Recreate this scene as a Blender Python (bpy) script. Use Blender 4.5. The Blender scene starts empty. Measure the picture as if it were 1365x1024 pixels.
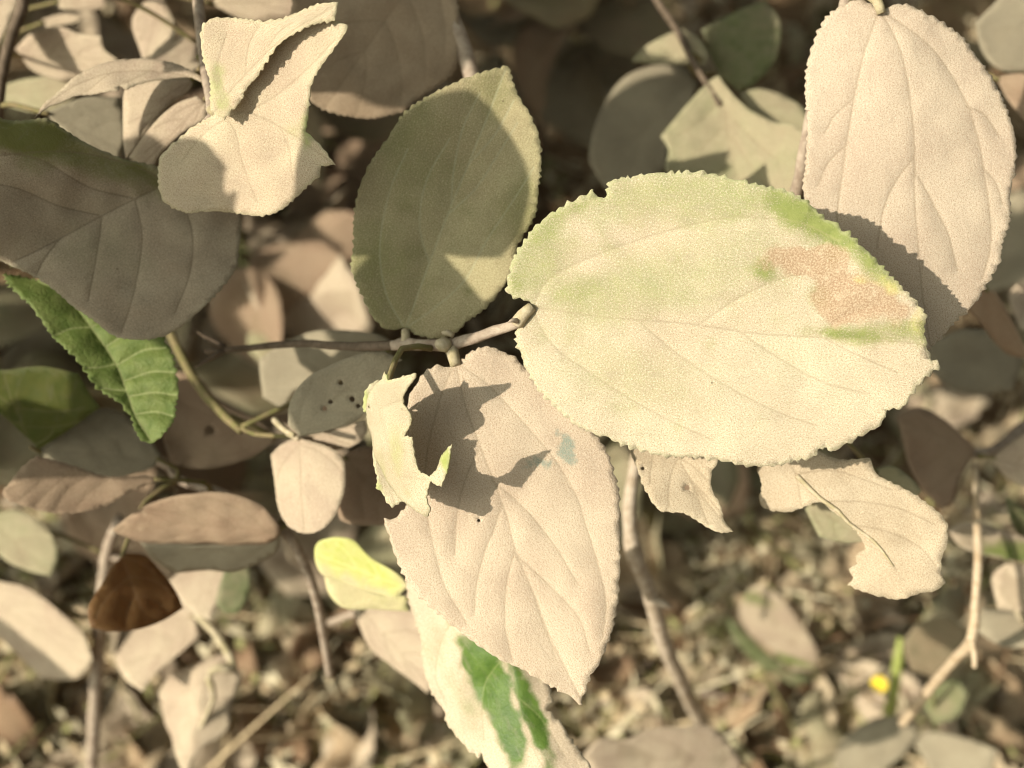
import bpy, math, random
import numpy as np
from mathutils import Vector, Matrix, noise
from mathutils.geometry import delaunay_2d_cdt

# ------------------------------------------------------------------ camera
scene = bpy.context.scene
PITCH = math.radians(55)
CAM = Vector((0.0, 0.0, 0.60))
RIGHT = Vector((1, 0, 0))
UP = Vector((0, math.sin(PITCH), math.cos(PITCH)))
FWD = Vector((0, math.cos(PITCH), -math.sin(PITCH)))
HFOV = math.radians(50)
FPX = 682.5 / math.tan(HFOV / 2)
FOCUS = 0.2385
cam_data = bpy.data.cameras.new("camera")
cam = bpy.data.objects.new("camera", cam_data)
scene.collection.objects.link(cam)
cam.location = CAM
cam.rotation_euler = (math.radians(90) - PITCH, 0, 0)
cam_data.sensor_width = 36
cam_data.lens = 18 / math.tan(HFOV / 2)
cam_data.clip_start = 0.01
cam_data.clip_end = 200
cam_data.dof.use_dof = True
cam_data.dof.focus_distance = FOCUS
cam_data.dof.aperture_fstop = cam_data.lens / 4.2
scene.camera = cam

# ------------------------------------------------------------------ light
SUN = (RIGHT * 0.72 + UP * -0.075 + FWD * 0.69).normalized()   # direction the sunlight travels
elev = math.asin(-SUN.z)
world = bpy.data.worlds.new("World"); scene.world = world; world.use_nodes = True
wn = world.node_tree.nodes; wl = world.node_tree.links
sky = wn.new("ShaderNodeTexSky"); sky.sky_type = 'NISHITA'; sky.sun_disc = False
sky.sun_elevation = elev
sky.sun_rotation = math.atan2(-SUN.x, -SUN.y)
sky.dust_density = 6.0; sky.air_density = 0.8; sky.ozone_density = 0.3
hs = wn.new("ShaderNodeHueSaturation"); hs.inputs['Saturation'].default_value = 0.15
wl.new(sky.outputs[0], hs.inputs['Color'])
hz = wn.new("ShaderNodeMix"); hz.data_type = 'RGBA'; hz.blend_type = 'MULTIPLY'; hz.inputs[0].default_value = 1.0
hz.inputs[7].default_value = (0.97, 1.0, 0.88, 1)      # dusty late-season air
wl.new(hs.outputs[0], hz.inputs[6])
wl.new(hz.outputs[2], wn['Background'].inputs['Color'])
wn['Background'].inputs['Strength'].default_value = 0.095
sun_data = bpy.data.lights.new("sun", 'SUN'); sun_data.energy = 4.9
sun_data.angle = math.radians(0.53); sun_data.color = (1.0, 0.91, 0.77)
sun = bpy.data.objects.new("sun", sun_data); scene.collection.objects.link(sun)
sun.rotation_euler = SUN.to_track_quat('-Z', 'Y').to_euler()
sun.location = (-1, -0.5, 2)

scene.view_settings.view_transform = 'Standard'
scene.view_settings.look = 'None'
scene.view_settings.exposure = 0.34
scene.view_settings.gamma = 1
scene.render.engine = 'CYCLES'
scene.cycles.use_denoising = True
scene.cycles.filter_width = 1.0
scene.cycles.max_bounces = 8
scene.cycles.diffuse_bounces = 4
scene.cycles.transmission_bounces = 4

rnd = random.Random(11)
COL = scene.collection

# ------------------------------------------------------------------ helpers
def ray(px, py):
    return FWD + RIGHT * ((px - 682.5) / FPX) - UP * ((py - 512) / FPX)
def P(px, py, d):
    return CAM + ray(px, py) * d
def project(p):
    v = p - CAM; d = v.dot(FWD)
    return (682.5 + v.dot(RIGHT) / d * FPX, 512 - v.dot(UP) / d * FPX, d)

ORG = {}
def link(o, parent, org):
    COL.objects.link(o)
    if parent is not None:
        o.parent = parent
        o.location = org - ORG[parent]
    else:
        o.location = org
    ORG[o] = Vector(org)
def thing(name, label, cat, loc, group=None):
    o = bpy.data.objects.new(name, None); o.empty_display_size = 0.02
    link(o, None, Vector(loc)); tag(o, label, cat, group)
    return o
def tag(o, label=None, cat=None, group=None, kind=None):
    if label: o['label'] = label
    if cat: o['category'] = cat
    if group: o['group'] = group
    if kind: o['kind'] = kind
def mesh_obj(name, verts, faces, mat, parent, org, smooth=True):
    me = bpy.data.meshes.new(name)
    org = Vector(org)
    me.from_pydata([tuple(Vector(v) - org) for v in verts], [], faces)
    if smooth: me.polygons.foreach_set('use_smooth', [True] * len(me.polygons))
    me.materials.append(mat)
    o = bpy.data.objects.new(name, me)
    link(o, parent, org)
    return o

def tube_data(pts, radii, sides=8, rough=0.0, seed=0.0, step=None):
    pts = [Vector(p) for p in pts]
    # Catmull-Rom resample
    P2, R2 = [], []
    n = len(pts)
    for i in range(n - 1):
        p0 = pts[max(i - 1, 0)]; p1 = pts[i]; p2 = pts[i + 1]; p3 = pts[min(i + 2, n - 1)]
        seg = (p2 - p1).length
        k = max(2, int(seg / (step or 0.004)))
        for j in range(k):
            t = j / k
            P2.append(0.5 * ((2 * p1) + (-p0 + p2) * t + (2 * p0 - 5 * p1 + 4 * p2 - p3) * t * t + (-p0 + 3 * p1 - 3 * p2 + p3) * t ** 3))
            R2.append(radii[i] * (1 - t) + radii[i + 1] * t)
    P2.append(pts[-1]); R2.append(radii[-1])
    verts, faces = [], []
    ref = Vector((0.3, 0.2, 0.93))
    for i, p in enumerate(P2):
        d = (P2[min(i + 1, len(P2) - 1)] - P2[max(i - 1, 0)])
        if d.length < 1e-9: d = Vector((0, 0, 1))
        d.normalize()
        x = d.cross(ref)
        if x.length < 0.1: x = d.cross(Vector((1, 0, 0)))
        x.normalize(); y = d.cross(x)
        for s in range(sides):
            a = 2 * math.pi * s / sides
            r = R2[i]
            if rough: r *= 1 + rough * noise.noise(Vector((p.x * 260 + seed, p.y * 260 + math.cos(a) * 1.3, p.z * 260 + math.sin(a) * 1.3)))
            verts.append(p + x * (math.cos(a) * r) + y * (math.sin(a) * r))
    m = len(P2)
    for i in range(m - 1):
        for s in range(sides):
            a = i * sides + s; b = i * sides + (s + 1) % sides
            faces.append((a, b, b + sides, a + sides))
    faces.append(tuple(range(sides))[::-1]); faces.append(tuple((m - 1) * sides + s for s in range(sides)))
    return verts, faces
def tube(name, pts, radii, mat, parent, sides=8, rough=0.12, step=None):
    v, f = tube_data(pts, radii, sides, rough, rnd.random() * 50, step)
    return mesh_obj(name, v, f, mat, parent, pts[0])

# ------------------------------------------------------------------ materials
class NT:
    def __init__(s, name):
        s.m = bpy.data.materials.new(name); s.m.use_nodes = True
        s.t = s.m.node_tree; s.t.nodes.clear()
    def n(s, typ, ins=None, **kw):
        nd = s.t.nodes.new(typ)
        for k, v in kw.items(): setattr(nd, k, v)
        for k, v in (ins or {}).items():
            if hasattr(v, 'is_output') or isinstance(v, bpy.types.NodeSocket): s.t.links.new(v, nd.inputs[k])
            else: nd.inputs[k].default_value = v
        return nd
    def math(s, op, a, b=0.0, c=0.0, clamp=False):
        nd = s.n('ShaderNodeMath', {0: a, 1: b, 2: c}, operation=op, use_clamp=clamp); return nd.outputs[0]
    def mix(s, f, a, b):
        nd = s.t.nodes.new('ShaderNodeMix'); nd.data_type = 'RGBA'; nd.clamp_factor = True
        for idx, v in ((0, f), (6, a), (7, b)):
            if isinstance(v, bpy.types.NodeSocket): s.t.links.new(v, nd.inputs[idx])
            else: nd.inputs[idx].default_value = v if idx == 0 else (*v, 1) if len(v) == 3 else v
        return nd.outputs[2]
    def noise(s, vec, scale, detail=3, rough=0.55, dist=0.0):
        return s.n('ShaderNodeTexNoise', {'Vector': vec, 'Scale': scale, 'Detail': detail, 'Roughness': rough, 'Distortion': dist}).outputs[0]
    def ramp(s, f, lo, hi):
        return s.n('ShaderNodeMapRange', {0: f, 1: lo, 2: hi, 3: 0.0, 4: 1.0}, interpolation_type='SMOOTHSTEP').outputs[0]

_mats = {}
def leaf_mat(cov=0.85, dust=(0.50, 0.42, 0.30), dust2=(0.42, 0.33, 0.245), green=(0.10, 0.15, 0.035), green2=(0.16, 0.20, 0.05),
             vein=(0.20, 0.15, 0.09), vein_amt=0.35, rim=0.25, trans=0.16, tcol=(0.30, 0.32, 0.06), grain=0.34, low=0.55, gloss=0.35, relief=0.5, name='dusty_leaf'):
    key = (cov, dust, dust2, green, green2, vein, vein_amt, rim, trans, tcol, grain, low, gloss, relief)
    if key in _mats: return _mats[key]
    N = NT(name)
    uv = N.n('ShaderNodeUVMap', uv_map='UVMap').outputs[0]
    oi = N.n('ShaderNodeObjectInfo')
    off = N.n('ShaderNodeVectorMath', {0: uv, 1: N.n('ShaderNodeCombineXYZ', {0: N.math('MULTIPLY', oi.outputs['Random'], 37.0), 1: N.math('MULTIPLY', oi.outputs['Random'], 19.0), 2: 0.0}).outputs[0]}, operation='ADD').outputs[0]
    dust = tuple(min(0.68, x * 1.06) for x in dust)
    # uv unit = 1 cm
    n_low = N.noise(off, 0.55, 3, 0.6, 0.4)
    n_med = N.noise(off, 3.2, 4, 0.62, 0.5)
    n_fine = N.noise(off, 26.0, 3, 0.75)
    n_grain = N.noise(off, 40.0, 1, 0.6)
    pa = N.n('ShaderNodeVertexColor', layer_name='paint')
    sep = N.n('ShaderNodeSeparateColor', {0: pa.outputs[0]})
    bare, brown, yellow, teal = sep.outputs[0], sep.outputs[1], sep.outputs[2], pa.outputs[1]
    vd = N.n('ShaderNodeAttribute', attribute_name='vd').outputs['Fac']
    ed = N.n('ShaderNodeAttribute', attribute_name='ed').outputs['Fac']
    # living surface
    g = N.mix(N.ramp(n_med, 0.3, 0.7), green, green2)
    vline = N.math('SUBTRACT', 1.0, N.ramp(vd, 0.0, 0.42))
    g = N.mix(N.math('MULTIPLY', vline, 0.25), g, tuple(min(1, c * 1.9 + 0.03) for c in green2))
    # dust
    pink = (dust2[0] * 0.70, dust2[1] * 0.60, dust2[2] * 0.52)
    d = N.mix(N.ramp(n_low, 0.32, 0.68), dust, dust2)
    d = N.mix(N.math('MULTIPLY', N.ramp(n_grain, 0.50, 0.64), 0.95), d, pink)
    d = N.mix(N.math('MULTIPLY', N.ramp(n_fine, 0.52, 0.66), 0.75), d, tuple(min(1, c * 1.28) for c in dust))
    # coverage
    c = N.math('ADD', cov, N.math('MULTIPLY', N.math('SUBTRACT', n_low, 0.5), low))
    c = N.math('ADD', c, N.math('MULTIPLY', N.math('SUBTRACT', n_fine, 0.5), grain * 1.4))
    c = N.math('ADD', c, N.math('MULTIPLY', N.math('SUBTRACT', n_med, 0.5), 0.22))
    b2 = N.math('MULTIPLY', bare, N.math('ADD', 0.25, N.math('MULTIPLY', n_med, 1.5)))
    c = N.math('SUBTRACT', c, b2)
    rimf = N.math('MULTIPLY', N.math('SUBTRACT', 1.0, N.ramp(ed, 0.1, 0.9)), rim)
    c = N.math('ADD', c, N.math('MULTIPLY', N.math('SUBTRACT', n_grain, 0.5), grain * 1.1))
    c = N.math('SUBTRACT', c, N.math('MULTIPLY', rimf, 0.3))
    c = N.ramp(c, 0.12, 0.88)
    col = N.mix(c, g, d)
    col = N.mix(rimf, col, tuple(min(0.7, 0.55 * x + 0.5 * y + 0.08) for x, y in zip(green2, dust)))
    col = N.mix(N.math('MULTIPLY', vline, vein_amt), col, vein)
    vs_ = N.n('ShaderNodeTexVoronoi', {'Vector': off, 'Scale': 1.1, 'Randomness': 1.0})
    sr = N.n('ShaderNodeSeparateColor', {0: vs_.outputs['Color']})
    sp = N.math('MULTIPLY', N.math('SUBTRACT', 1.0, N.ramp(vs_.outputs['Distance'], 0.018, 0.040)), N.math('GREATER_THAN', sr.outputs[0], 0.62))
    col = N.mix(N.math('MULTIPLY', sp, 0.75), col, (0.07, 0.045, 0.025))
    n_st = N.noise(N.n('ShaderNodeVectorMath', {0: off, 1: (1.0, 3.4, 1.0)}, operation='MULTIPLY').outputs[0], 1.3, 4, 0.65, 0.8)
    col = N.mix(N.math('MULTIPLY', N.ramp(n_st, 0.52, 0.72), 0.22), col, tuple(x * 0.62 for x in dust2))
    # dead tissue, yellowing, spray residue (colour darkened for the hook's shadow)
    bm = N.ramp(N.math('ADD', brown, N.math('MULTIPLY', N.math('SUBTRACT', n_med, 0.5), 1.0)), 0.26, 0.66)
    bcol = N.mix(N.ramp(n_fine, 0.42, 0.60), (0.33, 0.21, 0.125), (0.54, 0.415, 0.28))
    bcol = N.mix(N.math('MULTIPLY', N.ramp(n_med, 0.52, 0.72), 0.6), bcol, (0.62, 0.52, 0.36))
    col = N.mix(N.math('MULTIPLY', bm, 0.88), col, bcol)
    ym = N.ramp(N.math('ADD', yellow, N.math('MULTIPLY', N.math('SUBTRACT', n_med, 0.5), 0.4)), 0.30, 0.85)
    col = N.mix(N.math('MULTIPLY', ym, 0.6), col, (0.60, 0.56, 0.15))
    tm = N.ramp(N.math('ADD', teal, N.math('MULTIPLY', N.math('SUBTRACT', n_med, 0.5), 1.6)), 0.40, 0.75)
    col = N.mix(N.math('MULTIPLY', N.math('MULTIPLY', tm, N.ramp(n_fine, 0.30, 0.55)), 0.60), col, (0.06, 0.19, 0.17))
    # relief
    vor = N.n('ShaderNodeTexVoronoi', {'Vector': off, 'Scale': 7.0}, feature='DISTANCE_TO_EDGE').outputs[0]
    h = N.math('ADD', N.math('MULTIPLY', n_fine, 0.00022), N.math('MULTIPLY', n_grain, 0.00012))
    h = N.math('ADD', h, N.math('MULTIPLY', N.ramp(vor, 0.0, 0.25), 0.00010 * relief))
    h = N.math('ADD', h, N.math('MULTIPLY', n_med, 0.00012))
    bump = N.n('ShaderNodeBump', {'Strength': 0.5, 'Distance': 1.0, 'Height': h}).outputs[0]
    rough = N.math('SUBTRACT', 0.92, N.math('MULTIPLY', N.math('SUBTRACT', 1.0, c), gloss))
    pb = N.n('ShaderNodeBsdfPrincipled', {'Base Color': col, 'Roughness': rough, 'Normal': bump, 'Specular IOR Level': 0.22})
    tr = N.n('ShaderNodeBsdfTranslucent', {'Color': N.mix(N.math('MULTIPLY', c, 0.55), tcol, dust), 'Normal': bump})
    mx = N.n('ShaderNodeMixShader', {0: trans, 1: pb.outputs[0], 2: tr.outputs[0]})
    out = N.n('ShaderNodeOutputMaterial', {0: mx.outputs[0]})
    _mats[key] = N.m
    return N.m

def bark_mat(name, a, b, rough=0.85, scale=350):
    N = NT(name)
    tc = N.n('ShaderNodeTexCoord').outputs['Object']
    n1 = N.noise(tc, scale, 4, 0.6, 0.6); n2 = N.noise(tc, scale * 6, 2, 0.7)
    col = N.mix(N.ramp(n1, 0.32, 0.68), a, b)
    col = N.mix(N.math('MULTIPLY', N.ramp(n2, 0.55, 0.75), 0.4), col, tuple(c * 0.55 for c in a))
    bump = N.n('ShaderNodeBump', {'Strength': 0.5, 'Distance': 1.0, 'Height': N.math('MULTIPLY', N.math('ADD', n1, n2), 0.0003)}).outputs[0]
    pb = N.n('ShaderNodeBsdfPrincipled', {'Base Color': col, 'Roughness': rough, 'Normal': bump, 'Specular IOR Level': 0.2})
    N.n('ShaderNodeOutputMaterial', {0: pb.outputs[0]})
    return N.m

TWIG = bark_mat('dusty_bark', (0.40, 0.33, 0.25), (0.25, 0.19, 0.14))
TWIG_PALE = bark_mat('pale_straw_bark', (0.52, 0.42, 0.29), (0.38, 0.28, 0.17))
TWIG_PALE2 = bark_mat('pale_grey_bark', (0.50, 0.42, 0.32), (0.34, 0.27, 0.19))
TWIG_DARK = bark_mat('dark_bark', (0.16, 0.12, 0.085), (0.10, 0.075, 0.05))
PETIOLE = bark_mat('dusty_petiole', (0.46, 0.39, 0.27), (0.33, 0.28, 0.16))
PETIOLE_G = bark_mat('green_petiole', (0.22, 0.24, 0.09), (0.34, 0.31, 0.16))

OLIVE_STALK = bark_mat('olive_stalk', (0.16, 0.15, 0.055), (0.22, 0.17, 0.09))
# leaf looks
M_A = leaf_mat(cov=0.84, dust=(0.57, 0.50, 0.365), dust2=(0.505, 0.425, 0.305), green=(0.17, 0.21, 0.05), green2=(0.26, 0.29, 0.09), rim=0.34, low=0.45, grain=0.6, vein_amt=0.30)
M_C = leaf_mat(cov=1.0, dust=(0.545, 0.455, 0.335), dust2=(0.48, 0.385, 0.285), rim=0.10, low=0.30, grain=0.30, vein_amt=0.32)
M_G = leaf_mat(cov=1.05, dust=(0.505, 0.425, 0.32), dust2=(0.455, 0.37, 0.28), rim=0.12, low=0.25, grain=0.22, vein_amt=0.40)
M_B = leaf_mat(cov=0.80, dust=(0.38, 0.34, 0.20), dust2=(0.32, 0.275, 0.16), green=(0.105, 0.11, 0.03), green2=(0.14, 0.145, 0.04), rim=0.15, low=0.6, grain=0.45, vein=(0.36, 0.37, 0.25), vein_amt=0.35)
M_H = leaf_mat(cov=1.0, dust=(0.57, 0.49, 0.34), dust2=(0.50, 0.40, 0.29), green=(0.26, 0.33, 0.08), green2=(0.34, 0.40, 0.12), rim=0.30, low=0.35, grain=0.32, vein_amt=0.28)
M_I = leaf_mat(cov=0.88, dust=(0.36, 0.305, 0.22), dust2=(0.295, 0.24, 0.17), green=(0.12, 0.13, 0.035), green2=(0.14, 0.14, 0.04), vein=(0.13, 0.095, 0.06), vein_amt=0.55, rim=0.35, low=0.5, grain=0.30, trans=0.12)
M_J = leaf_mat(cov=0.22, dust=(0.40, 0.38, 0.22), dust2=(0.33, 0.32, 0.17), green=(0.10, 0.15, 0.03), green2=(0.17, 0.22, 0.055), vein=(0.36, 0.36, 0.18), vein_amt=0.45, rim=0.1, low=0.3, grain=0.5, relief=1.2, trans=0.26, tcol=(0.30, 0.42, 0.08))
M_S = leaf_mat(cov=1.0, dust=(0.57, 0.49, 0.35), dust2=(0.50, 0.41, 0.30), green=(0.06, 0.115, 0.018), green2=(0.10, 0.165, 0.03), rim=0.15, low=0.2, grain=0.2, gloss=0.62, vein=(0.20, 0.17, 0.09), vein_amt=0.25)
M_R = leaf_mat(cov=0.95, dust=(0.50, 0.42, 0.30), dust2=(0.43, 0.35, 0.24), green=(0.2, 0.23, 0.07), green2=(0.27, 0.28, 0.1), rim=0.15, low=0.4, grain=0.25, vein_amt=0.35)
M_D = leaf_mat(cov=0.90, dust=(0.51, 0.45, 0.32), dust2=(0.43, 0.37, 0.25), green=(0.27, 0.31, 0.08), green2=(0.38, 0.41, 0.14), rim=0.25, low=0.4, grain=0.4, vein_amt=0.2)
M_DUST = leaf_mat(cov=0.95, rim=0.1)
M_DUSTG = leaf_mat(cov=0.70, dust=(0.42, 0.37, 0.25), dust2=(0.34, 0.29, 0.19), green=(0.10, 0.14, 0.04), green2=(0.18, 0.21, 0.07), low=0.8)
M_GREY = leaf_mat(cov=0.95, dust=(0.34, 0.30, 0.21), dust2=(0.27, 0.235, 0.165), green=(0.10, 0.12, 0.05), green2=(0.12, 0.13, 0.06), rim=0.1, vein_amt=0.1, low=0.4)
M_BROWN = leaf_mat(cov=0.75, dust=(0.38, 0.29, 0.20), dust2=(0.30, 0.21, 0.14), green=(0.13, 0.085, 0.035), green2=(0.18, 0.12, 0.05), trans=0.2, tcol=(0.35, 0.17, 0.03), low=0.6)
M_RUST = leaf_mat(cov=0.25, dust=(0.20, 0.13, 0.08), dust2=(0.16, 0.10, 0.06), green=(0.16, 0.09, 0.035), green2=(0.21, 0.125, 0.045), trans=0.40, tcol=(0.55, 0.28, 0.05), low=0.4)
M_OLIVE = leaf_mat(cov=0.12, dust=(0.25, 0.23, 0.12), green=(0.07, 0.09, 0.015), green2=(0.10, 0.11, 0.02), trans=0.40, tcol=(0.30, 0.29, 0.03), low=0.4)
M_YELLOW = leaf_mat(cov=0.78, dust=(0.60, 0.55, 0.33), dust2=(0.55, 0.47, 0.28), green=(0.46, 0.49, 0.12), green2=(0.55, 0.54, 0.20), trans=0.2, tcol=(0.6, 0.6, 0.1), low=0.9, vein_amt=0.1)
M_GREEN = leaf_mat(cov=0.40, dust=(0.38, 0.36, 0.22), green=(0.075, 0.11, 0.035), green2=(0.12, 0.155, 0.055), low=0.8, trans=0.25)
M_STRAW = leaf_mat(cov=0.95, dust=(0.52, 0.41, 0.27), dust2=(0.36, 0.25, 0.15), green=(0.30, 0.20, 0.10), green2=(0.36, 0.26, 0.13), low=0.7, trans=0.1)
M_STRAW2 = leaf_mat(cov=0.9, dust=(0.55, 0.46, 0.32), dust2=(0.42, 0.32, 0.20), green=(0.30, 0.22, 0.11), green2=(0.36, 0.28, 0.14), low=0.7, trans=0.15)
M_SOILLEAF = leaf_mat(cov=0.55, dust=(0.30, 0.21, 0.13), dust2=(0.20, 0.13, 0.08), green=(0.15, 0.085, 0.045), green2=(0.22, 0.13, 0.07), low=0.8, trans=0.08)
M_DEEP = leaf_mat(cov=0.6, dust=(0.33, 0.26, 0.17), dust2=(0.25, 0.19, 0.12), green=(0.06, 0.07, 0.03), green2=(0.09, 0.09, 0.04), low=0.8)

M_M = leaf_mat(cov=0.9, dust=(0.40, 0.315, 0.215), dust2=(0.33, 0.25, 0.165), green=(0.13, 0.10, 0.045), green2=(0.18, 0.13, 0.06), low=0.5)

# ------------------------------------------------------------------ leaf mesh
def seg_dist(pts, line):
    best = np.full(len(pts), 1e9)
    for a, b in zip(line[:-1], line[1:]):
        ab = b - a; l2 = max(ab.dot(ab), 1e-14)
        t = np.clip(((pts - a) @ ab) / l2, 0, 1)
        q = a + t[:, None] * ab
        best = np.minimum(best, np.hypot(*(pts - q).T))
    return best
def inside(pts, poly):
    x, y = pts[:, 0], pts[:, 1]
    r = np.zeros(len(pts), bool)
    j = len(poly) - 1
    for i in range(len(poly)):
        xi, yi = poly[i]; xj, yj = poly[j]
        c = ((yi > y) != (yj > y)) & (x < (xj - xi) * (y - yi) / (yj - yi + 1e-18) + xi)
        r ^= c; j = i
    return r
def smooth_poly(poly, step, closed=True, corner=50):
    n = len(poly); out = []
    poly = [np.array(p, float) for p in poly]
    sharp = []
    for i in range(n):
        a = poly[i] - poly[i - 1]; b = poly[(i + 1) % n] - poly[i]
        ang = math.degrees(math.acos(max(-1, min(1, a.dot(b) / (np.linalg.norm(a) * np.linalg.norm(b) + 1e-12)))))
        sharp.append(ang > corner if (closed or 0 < i < n - 1) else True)
    rng = n if closed else n - 1
    for i in range(rng):
        p1 = poly[i]; p2 = poly[(i + 1) % n]
        p0 = poly[i - 1] if not sharp[i] else p1 * 2 - p2
        p3 = poly[(i + 2) % n] if not sharp[(i + 1) % n] else p2 * 2 - p1
        L = np.linalg.norm(p2 - p1); k = max(1, int(round(L / step)))
        for j in range(k):
            t = j / k
            out.append(0.5 * (2 * p1 + (-p0 + p2) * t + (2 * p0 - 5 * p1 + 4 * p2 - p3) * t * t + (-p0 + 3 * p1 - 3 * p2 + p3) * t ** 3))
    if not closed: out.append(poly[-1])
    return np.array(out)
def serrate(pl, period, amp, seed):
    n = len(pl)
    nxt = np.roll(pl, -1, 0); prv = np.roll(pl, 1, 0)
    tan = nxt - prv; tan /= np.maximum(np.linalg.norm(tan, axis=1), 1e-12)[:, None]
    area = 0.5 * np.sum(pl[:, 0] * nxt[:, 1] - nxt[:, 0] * pl[:, 1])
    nor = np.stack([tan[:, 1], -tan[:, 0]], 1) * (1 if area > 0 else -1)
    d = np.linalg.norm(nxt - pl, axis=1); s = np.concatenate([[0], np.cumsum(d)[:-1]])
    out = pl.copy()
    for i in range(n):
        w = noise.noise(Vector((s[i] * 160 + seed, seed, 0)))
        w2 = noise.noise(Vector((s[i] * 45 + seed * 3, seed, 2)))
        ph = s[i] / period + w * 1.1 + w2 * 2.0
        fr = ph - math.floor(ph)
        saw = fr / 0.72 if fr < 0.72 else (1 - fr) / 0.28
        k = noise.noise(Vector((math.floor(ph) * 3.7, seed, 4.2)))
        out[i] += nor[i] * amp * ((saw - 0.5) * max(0.15, 0.70 + 1.1 * k) + 0.5 * w2 + 0.35 * noise.noise(Vector((s[i] * 900, seed, 9))))
    return out

def leaf_mesh(name, poly, mid, veins, frame, mat, h=0.0016, fold=0.0, bend=0.0, droop=0.0, wav=0.0006, groove=0.00025, pillow=0.0004,
              th=0.00020, teeth=(0.0021, 0.0005), holes=(), paint=None, shape=None, seed=None, step=0.00045, twist=0.0, edgewave=0.0):
    """poly/mid/veins/holes in leaf coordinates (metres); frame = (origin, a, lat, n) in world; returns mesh (origin at frame origin)"""
    seed = rnd.random() * 100 if seed is None else seed
    org, a, lat, nrm = frame
    pl = smooth_poly(poly, step)
    if teeth: pl = serrate(pl, teeth[0], teeth[1], seed)
    mid = smooth_poly(mid, h * 0.6, closed=False)
    vs = [smooth_poly(v, h * 0.6, closed=False) for v in veins]
    lines = [mid] + vs
    hl = [smooth_poly(x, step, corner=70) for x in holes]
    lo = pl.min(0); hi = pl.max(0)
    gx = np.arange(lo[0], hi[0], h); gy = np.arange(lo[1], hi[1], h * 0.9)
    G = np.array([(x + (0.5 * h if k % 2 else 0), y) for k, y in enumerate(gy) for x in gx])
    rs = np.random.RandomState(int(seed * 1000) % 2 ** 31)
    G += rs.uniform(-0.22, 0.22, G.shape) * h
    V = []
    for ln in lines:
        tn = np.gradient(ln, axis=0); tn /= np.maximum(np.linalg.norm(tn, axis=1), 1e-12)[:, None]
        nn = np.stack([-tn[:, 1], tn[:, 0]], 1)
        V += [ln, ln + nn * 0.00045, ln - nn * 0.00045]
    V = np.concatenate(V) if h < 0.003 else np.concatenate(lines)
    dl = np.min([seg_dist(G, l[::3] if len(l) > 6 else l) for l in lines], axis=0)
    G = G[dl > h * 0.55]
    pts = np.concatenate([V, G])
    ok = inside(pts, pl) & (seg_dist(pts, np.vstack([pl[::2], pl[:1]])) > h * 0.30)
    for q in hl:
        ok &= ~inside(pts, q)
        ok &= seg_dist(pts, np.vstack([q, q[:1]])) > h * 0.15
    pts = pts[ok]
    allp = [Vector(p) for p in pl]; edges = [(i, (i + 1) % len(pl)) for i in range(len(pl))]
    for q in hl:
        b = len(allp); allp += [Vector(p) for p in q]; edges += [(b + i, b + (i + 1) % len(q)) for i in range(len(q))]
    allp += [Vector(p) for p in pts]
    r = delaunay_2d_cdt(allp, edges, [], 2 if hl else 1, 1e-7)
    xy = np.array([tuple(v) for v in r[0]]); tris = [tuple(f) for f in r[2]]
    # drop a hole's inside if the fill kept it
    if hl:
        cen = np.array([xy[list(f)].mean(0) for f in tris]); keep = np.ones(len(tris), bool)
        for q in hl: keep &= ~inside(cen, q)
        tris = [t for t, k in zip(tris, keep) if k]
    dmid = seg_dist(xy, mid)
    dv = np.min([seg_dist(xy, l) for l in lines], axis=0)
    de = seg_dist(xy, np.vstack([pl, pl[:1]]))
    # signed side of midrib
    mt = np.interp(xy[:, 0], mid[:, 0], mid[:, 1]) if mid[-1, 0] > mid[0, 0] else np.zeros(len(xy))
    tt = xy[:, 1] - mt
    Ls = max(hi[0] - lo[0], 1e-6); W = max(hi[1] - lo[1], 1e-6)
    u = (xy[:, 0] - lo[0]) / Ls
    w = fold * (np.sqrt(dmid ** 2 + 0.001 ** 2) - 0.001) - droop * (tt / (W / 2)) ** 2 * W / 2 - bend * u ** 2 + twist * (u - 0.3) * tt
    w += -0.55 * groove * np.exp(-(dv / 0.0006) ** 2) + 0.30 * pillow * (1 - np.exp(-(dv / 0.0035) ** 2))
    nz = np.array([noise.noise(Vector((p[0] * 55 + seed, p[1] * 55, seed * 0.3))) + 0.4 * noise.noise(Vector((p[0] * 170 + seed, p[1] * 170, 3))) for p in xy])
    w += wav * nz
    if edgewave:
        ez = np.array([noise.noise(Vector((p[0] * 120 + seed * 2, p[1] * 120, 7.7))) for p in xy])
        w += edgewave * ez * np.exp(-de / 0.006)
    dx = np.zeros(len(xy)); dy = np.zeros(len(xy))
    if shape is not None:
        dx, dy, w = shape(xy, u, tt, w, W, Ls)
    A = np.array(a); La = np.array(lat); Nn = np.array(nrm)
    top = np.outer(xy[:, 0] + dx, A) + np.outer(xy[:, 1] + dy, La) + np.outer(w, Nn)
    # surface normals for the thickness
    fa = np.array(tris)
    e1 = top[fa[:, 1]] - top[fa[:, 0]]; e2 = top[fa[:, 2]] - top[fa[:, 0]]
    fn = np.cross(e1, e2)
    if np.sum(fn @ Nn) < 0:
        fa = fa[:, ::-1]; fn = -fn
    vn = np.zeros_like(top)
    for k in range(3): np.add.at(vn, fa[:, k], fn)
    vn /= np.maximum(np.linalg.norm(vn, axis=1), 1e-15)[:, None]
    bot = top - vn * th
    n = len(top)
    faces = [tuple(f) for f in fa] + [(f[2] + n, f[1] + n, f[0] + n) for f in fa]
    cnt = {}
    for f in fa:
        for k in range(3):
            e = (f[k], f[(k + 1) % 3]); cnt[e] = 1
    for (p, q) in list(cnt):
        if (q, p) not in cnt: faces.append((q, p, p + n, q + n))
    me = bpy.data.meshes.new(name)
    me.from_pydata(np.vstack([top, bot]).tolist(), [], [tuple(int(x) for x in f) for f in faces])
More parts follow.
